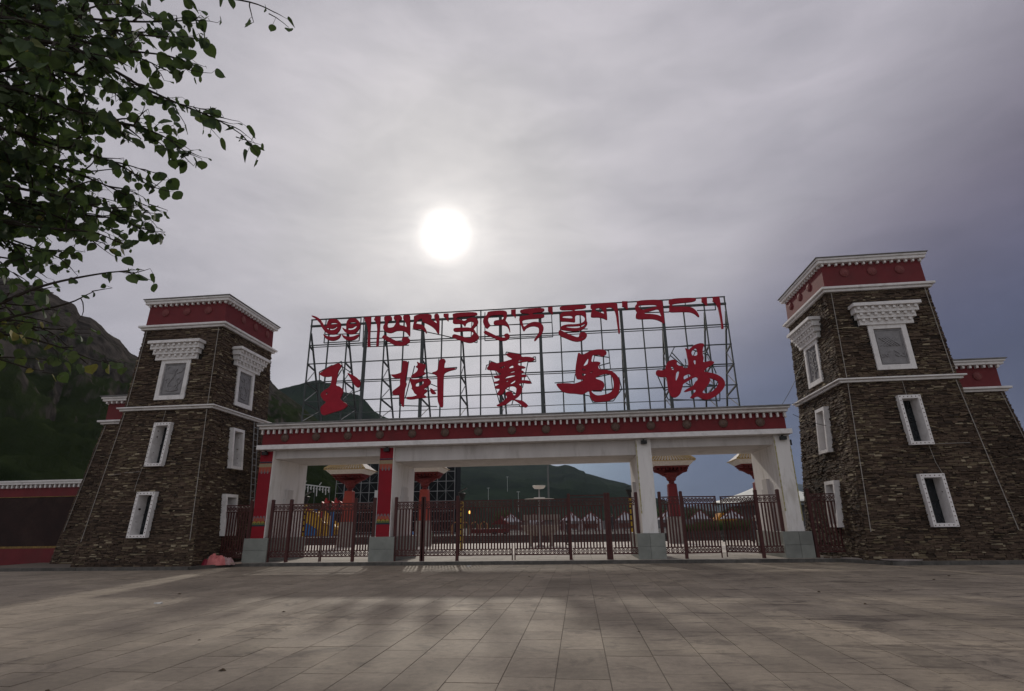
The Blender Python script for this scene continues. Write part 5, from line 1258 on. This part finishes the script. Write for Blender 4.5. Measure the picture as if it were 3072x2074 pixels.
# limb: start survey point outside the view, tip, distances, sag, leaf density, hue
LIMBS = [((-260, 60), (612, 62), 4.2, 3.5, .0, .8, 0), ((-250, -40), (590, 118), 4.4, 3.7, .02, 1, 0), ((-300, 40), (592, 215), 3.7, 3.3, -.05, 1, 0), ((-250, 130), (560, 110), 4.6, 4.2, -.08, 1, 0),
         ((-300, 90), (735, 420), 3.4, 3.1, -.10, 1, 0), ((-300, 200), (620, 330), 4.4, 3.9, -.06, 1, 0), ((-280, 230), (566, 462), 3.8, 3.4, -.06, 1.1, 0), ((-260, 300), (500, 400), 4.6, 4.2, -.06, 1.1, 0),
         ((-280, 330), (474, 566), 4.0, 3.6, -.05, 1.1, 0), ((-250, 400), (470, 620), 4.3, 3.9, -.03, 1, 0), ((-250, 500), (452, 692), 4.1, 3.8, -.03, 1, 0), ((-250, 560), (455, 640), 4.6, 4.1, .03, 1, 0),
         ((-250, 620), (370, 722), 4.0, 3.6, .0, .9, 0), ((-260, 560), (112, 812), 4.2, 3.9, -.02, .9, 0), ((-260, 640), (60, 830), 4.6, 4.3, -.02, 1, 0), ((-200, 990), (420, 815), 4.0, 3.4, -.05, .62, 0), ((-200, 960), (300, 870), 4.1, 3.7, .05, .6, 0),
         ((-300, -200), (440, 30), 4.2, 4.0, .0, 1.1, 0), ((-300, -150), (380, 160), 4.9, 4.6, .0, 1.2, 0), ((-300, 0), (300, 260), 5.0, 4.6, .0, 1.2, 0), ((-300, 100), (330, 380), 5.0, 4.7, .0, 1.2, 0), ((-300, 200), (300, 480), 4.8, 4.6, .0, 1.2, 0),
         ((-300, 350), (260, 560), 4.9, 4.6, .0, 1.1, 0), ((-300, 0), (200, 120), 4.6, 4.4, .0, 1.2, 0), ((-300, 250), (180, 330), 4.4, 4.2, .0, 1.1, 0), ((-300, 420), (150, 640), 4.7, 4.5, .0, 1.0, 0),
         ((-280, 480), (330, 600), 4.5, 4.2, .0, 1.2, 0), ((-280, 520), (300, 690), 4.3, 4.0, .0, 1.1, 0), ((-280, 640), (200, 760), 4.5, 4.2, .0, .8, 0), ((-280, 440), (390, 520), 4.7, 4.4, .0, .8, 0),
         ((-280, 700), (130, 790), 4.8, 4.5, .0, .7, 0), ((-280, 560), (410, 660), 4.6, 4.3, .0, .8, 0),
         ((-260, 1010), (330, 1085), 4.4, 4.0, -.04, .55, .42), ((-250, 960), (240, 1000), 4.7, 4.4, -.03, .6, .25), ((-250, 1060), (150, 1120), 4.6, 4.3, -.03, .5, .45), ((-250, 900), (160, 930), 4.8, 4.5, -.03, .7, .12), ((-250, 880), (80, 985), 4.5, 4.3, -.03, .8, .2),
         ((-60, -420), (832, 55), 3.6, 3.3, .04, .62, 0), ((-300, -300), (300, -60), 4.2, 4.0, .0, 1, 0), ((-400, -500), (500, -150), 4.6, 4.0, .0, .8, 0)]
def leaf_geo(seed):
    """one heart shaped poplar leaf on its stalk: tip along -z, stalk up to the origin"""
    r_ = random.Random(seed); w = r_.uniform(.85, 1.15); out = []
    prof = [(0, 0), (.22, -.02), (.42, -.13), (.50, -.33), (.46, -.55), (.31, -.77), (.11, -.92), (0, -1.04)]
    L = [(-x*w, z) for x, z in prof[1:-1]]; Rr = [(x*w, z) for x, z in prof[1:-1]]
    cup = r_.uniform(.1, .35); bend = r_.uniform(-.1, .35)
    V_ = []; mid = [(0, z) for x, z in prof]
    for x, z in mid: V_.append((x, bend*z*z*.5, z))
    for x, z in Rr: V_.append((x, cup*abs(x)+bend*z*z*.5+r_.uniform(-.03, .03), z))
    for x, z in L: V_.append((x, cup*abs(x)+bend*z*z*.5+r_.uniform(-.03, .03), z))
    n = len(mid); F_ = [(0, 1, n)] + [(i, i+1, n+i, n+i-1) for i in range(1, n-2)] + [(n-2, n-1, n+n-3)]
    F_ += [(0, 2*n-2, 1)] + [(i, 2*n-2+i-1, 2*n-2+i, i+1) for i in range(1, n-2)] + [(n-2, 2*n-2+n-3, n-1)]
    return np.array(V_), F_
LG = [leaf_geo(k) for k in range(5)]
def put_leaf(p, dirn, size, tone):
    """hangs from p"""
    d = Vector(dirn).normalized(); z = -d; a = z.orthogonal().normalized(); a.rotate(Matrix.Rotation(rt_.uniform(0, 6.28), 3, z)); c = z.cross(a)
    R3 = np.array([[a.x, c.x, z.x], [a.y, c.y, z.y], [a.z, c.z, z.z]])
    LEAVES.append((np.array(p), R3, size, rt_.randrange(5), tone))
def twig(p, d, L, dens, tone, lev=0):
    n = max(3, int(L/.028)); cur = Vector(p); d = Vector(d).normalized(); r0 = .0035 if lev else .006
    for i in range(n):
        st_ = L/n; nx = cur + d*st_; TW.tube(cur, nx, r0*(1-i/n*.6), 4, r0*(1-(i+1)/n*.6)); cur = nx
        d = (d+Vector((rt_.gauss(0, .12), rt_.gauss(0, .12), rt_.gauss(-.02, .10)))).normalized()
        if rt_.random() < .72*dens or i == n-1:
            sd_ = Vector((rt_.gauss(0, 1), rt_.gauss(0, 1), rt_.gauss(-.35, .7))).normalized()
            sd_ = (sd_ + d*.35).normalized(); pe = cur+sd_*rt_.uniform(.015, .04); TW.tube(cur, pe, .0011, 3)
            put_leaf(pe, (sd_+Vector((0, 0, -.9))), rt_.uniform(.030, .074) if rt_.random() < .72 else rt_.uniform(.014, .030), min(1, max(0, tone+.35+rt_.gauss(0, .2))))
        if lev < 1 and rt_.random() < .26*dens:
            w_ = (d+Vector((rt_.gauss(0, .6), rt_.gauss(0, .6), rt_.gauss(-.1, .5)))).normalized(); twig(cur, w_, L*rt_.uniform(.3, .6), dens, tone, lev+1)
for (s0, s1, d0, d1, sag, dens, tone) in LIMBS:
    p0 = at_dist(*s0, d0); p1 = at_dist(*s1, d1); trunk_z = max(1.2, min(6.8, p0.z-.6)); src_ = Vector((-4.9, 2.1, trunk_z))
    for k in range(6):
        a = src_.lerp(p0, k/6); c = src_.lerp(p0, (k+1)/6); TW.tube(a, c, .022-.002*k, 6, .022-.002*(k+1))
    n = max(8, int((p1-p0).length/.045)); prev = p0; side_ = (p1-p0).normalized()
    for k in range(1, n+1):
        s = k/n; q = p0.lerp(p1, s); q.z += sag*math.sin(math.pi*s)*-1.5+.02*math.sin(s*9+d0*5); q += Vector((.02*math.sin(s*13+d1), .02*math.sin(s*11), 0))
        TW.tube(prev, q, .010*(1-s)+.0026, 5, .010*(1-(k+1)/(n+1))+.0024)
        if rt_.random() < .60*dens:
            dd = (side_*rt_.uniform(.5, 1.3)+Vector((rt_.gauss(0, .5), rt_.gauss(0, .5), rt_.gauss(-.08, .42)))).normalized(); L = rt_.uniform(.10, .38)*(1.12-s*.72)
            twig(q, dd, L, min(1, dens), tone, 1 if s > .75 else 0)
        if rt_.random() < .55*dens: put_leaf(q, (rt_.gauss(0, .7), rt_.gauss(0, .7), -1), rt_.uniform(.028, .070), min(1, max(0, tone+.3+rt_.gauss(0, .18))))
        prev = q
    twig(p1-side_*.04, side_, .10, 1, tone, 1)
TW.build('branches', bark, TR, kind='stuff')
def vis_px(p):
    v = p-np.array([0, 0, EYE]); c = v@FW
    if c < .3: return None
    return CX+FPX*(v@RT)/c, CY-FPX*(v@UP)/c, c
sc_ = []
for p, R3, size, gi, tone in LEAVES:
    q = vis_px(p); sc_.append(size/q[2] if q and 0 < q[0] < 3072 and 0 < q[1] < 2074 else 0)
od = np.argsort(-np.array(sc_)); VV = []; FF = []; TT = []; nb2 = 0
LM = {}
for rank, i in enumerate(od):
    p, R3, size, gi, tone = LEAVES[i]; V_, F_ = LG[gi]
    if rank < 300:
        tq = round(tone*5)/5
        if (gi, tq) not in LM:
            b = MB(); b.add(V_, F_, tq); LM[gi, tq] = b.mesh('leaf', leaf_m)
        o = link('leaf', LM[gi, tq], p, TR); o.rotation_euler = Matrix(R3.tolist()).to_euler(); o.scale = (size,)*3
    else:
        if sc_[i] == 0 and rank % 2: pass
        VV.append((V_*size)@R3.T+p); FF += [tuple(nb2+k for k in f) for f in F_]; TT += [tone]*len(F_); nb2 += len(V_)
me = bpy.data.meshes.new('foliage'); c = np.array(WL[TR]); me.from_pydata((np.concatenate(VV)-c).tolist(), [], FF)
a = me.attributes.new('tone', 'FLOAT', 'FACE'); a.data.foreach_set('value', TT); me.materials.append(leaf_m)
o = link('foliage', me, tuple(c), TR); o['kind'] = 'stuff'
print('leaves', len(LEAVES), 'objects', len(C.objects))
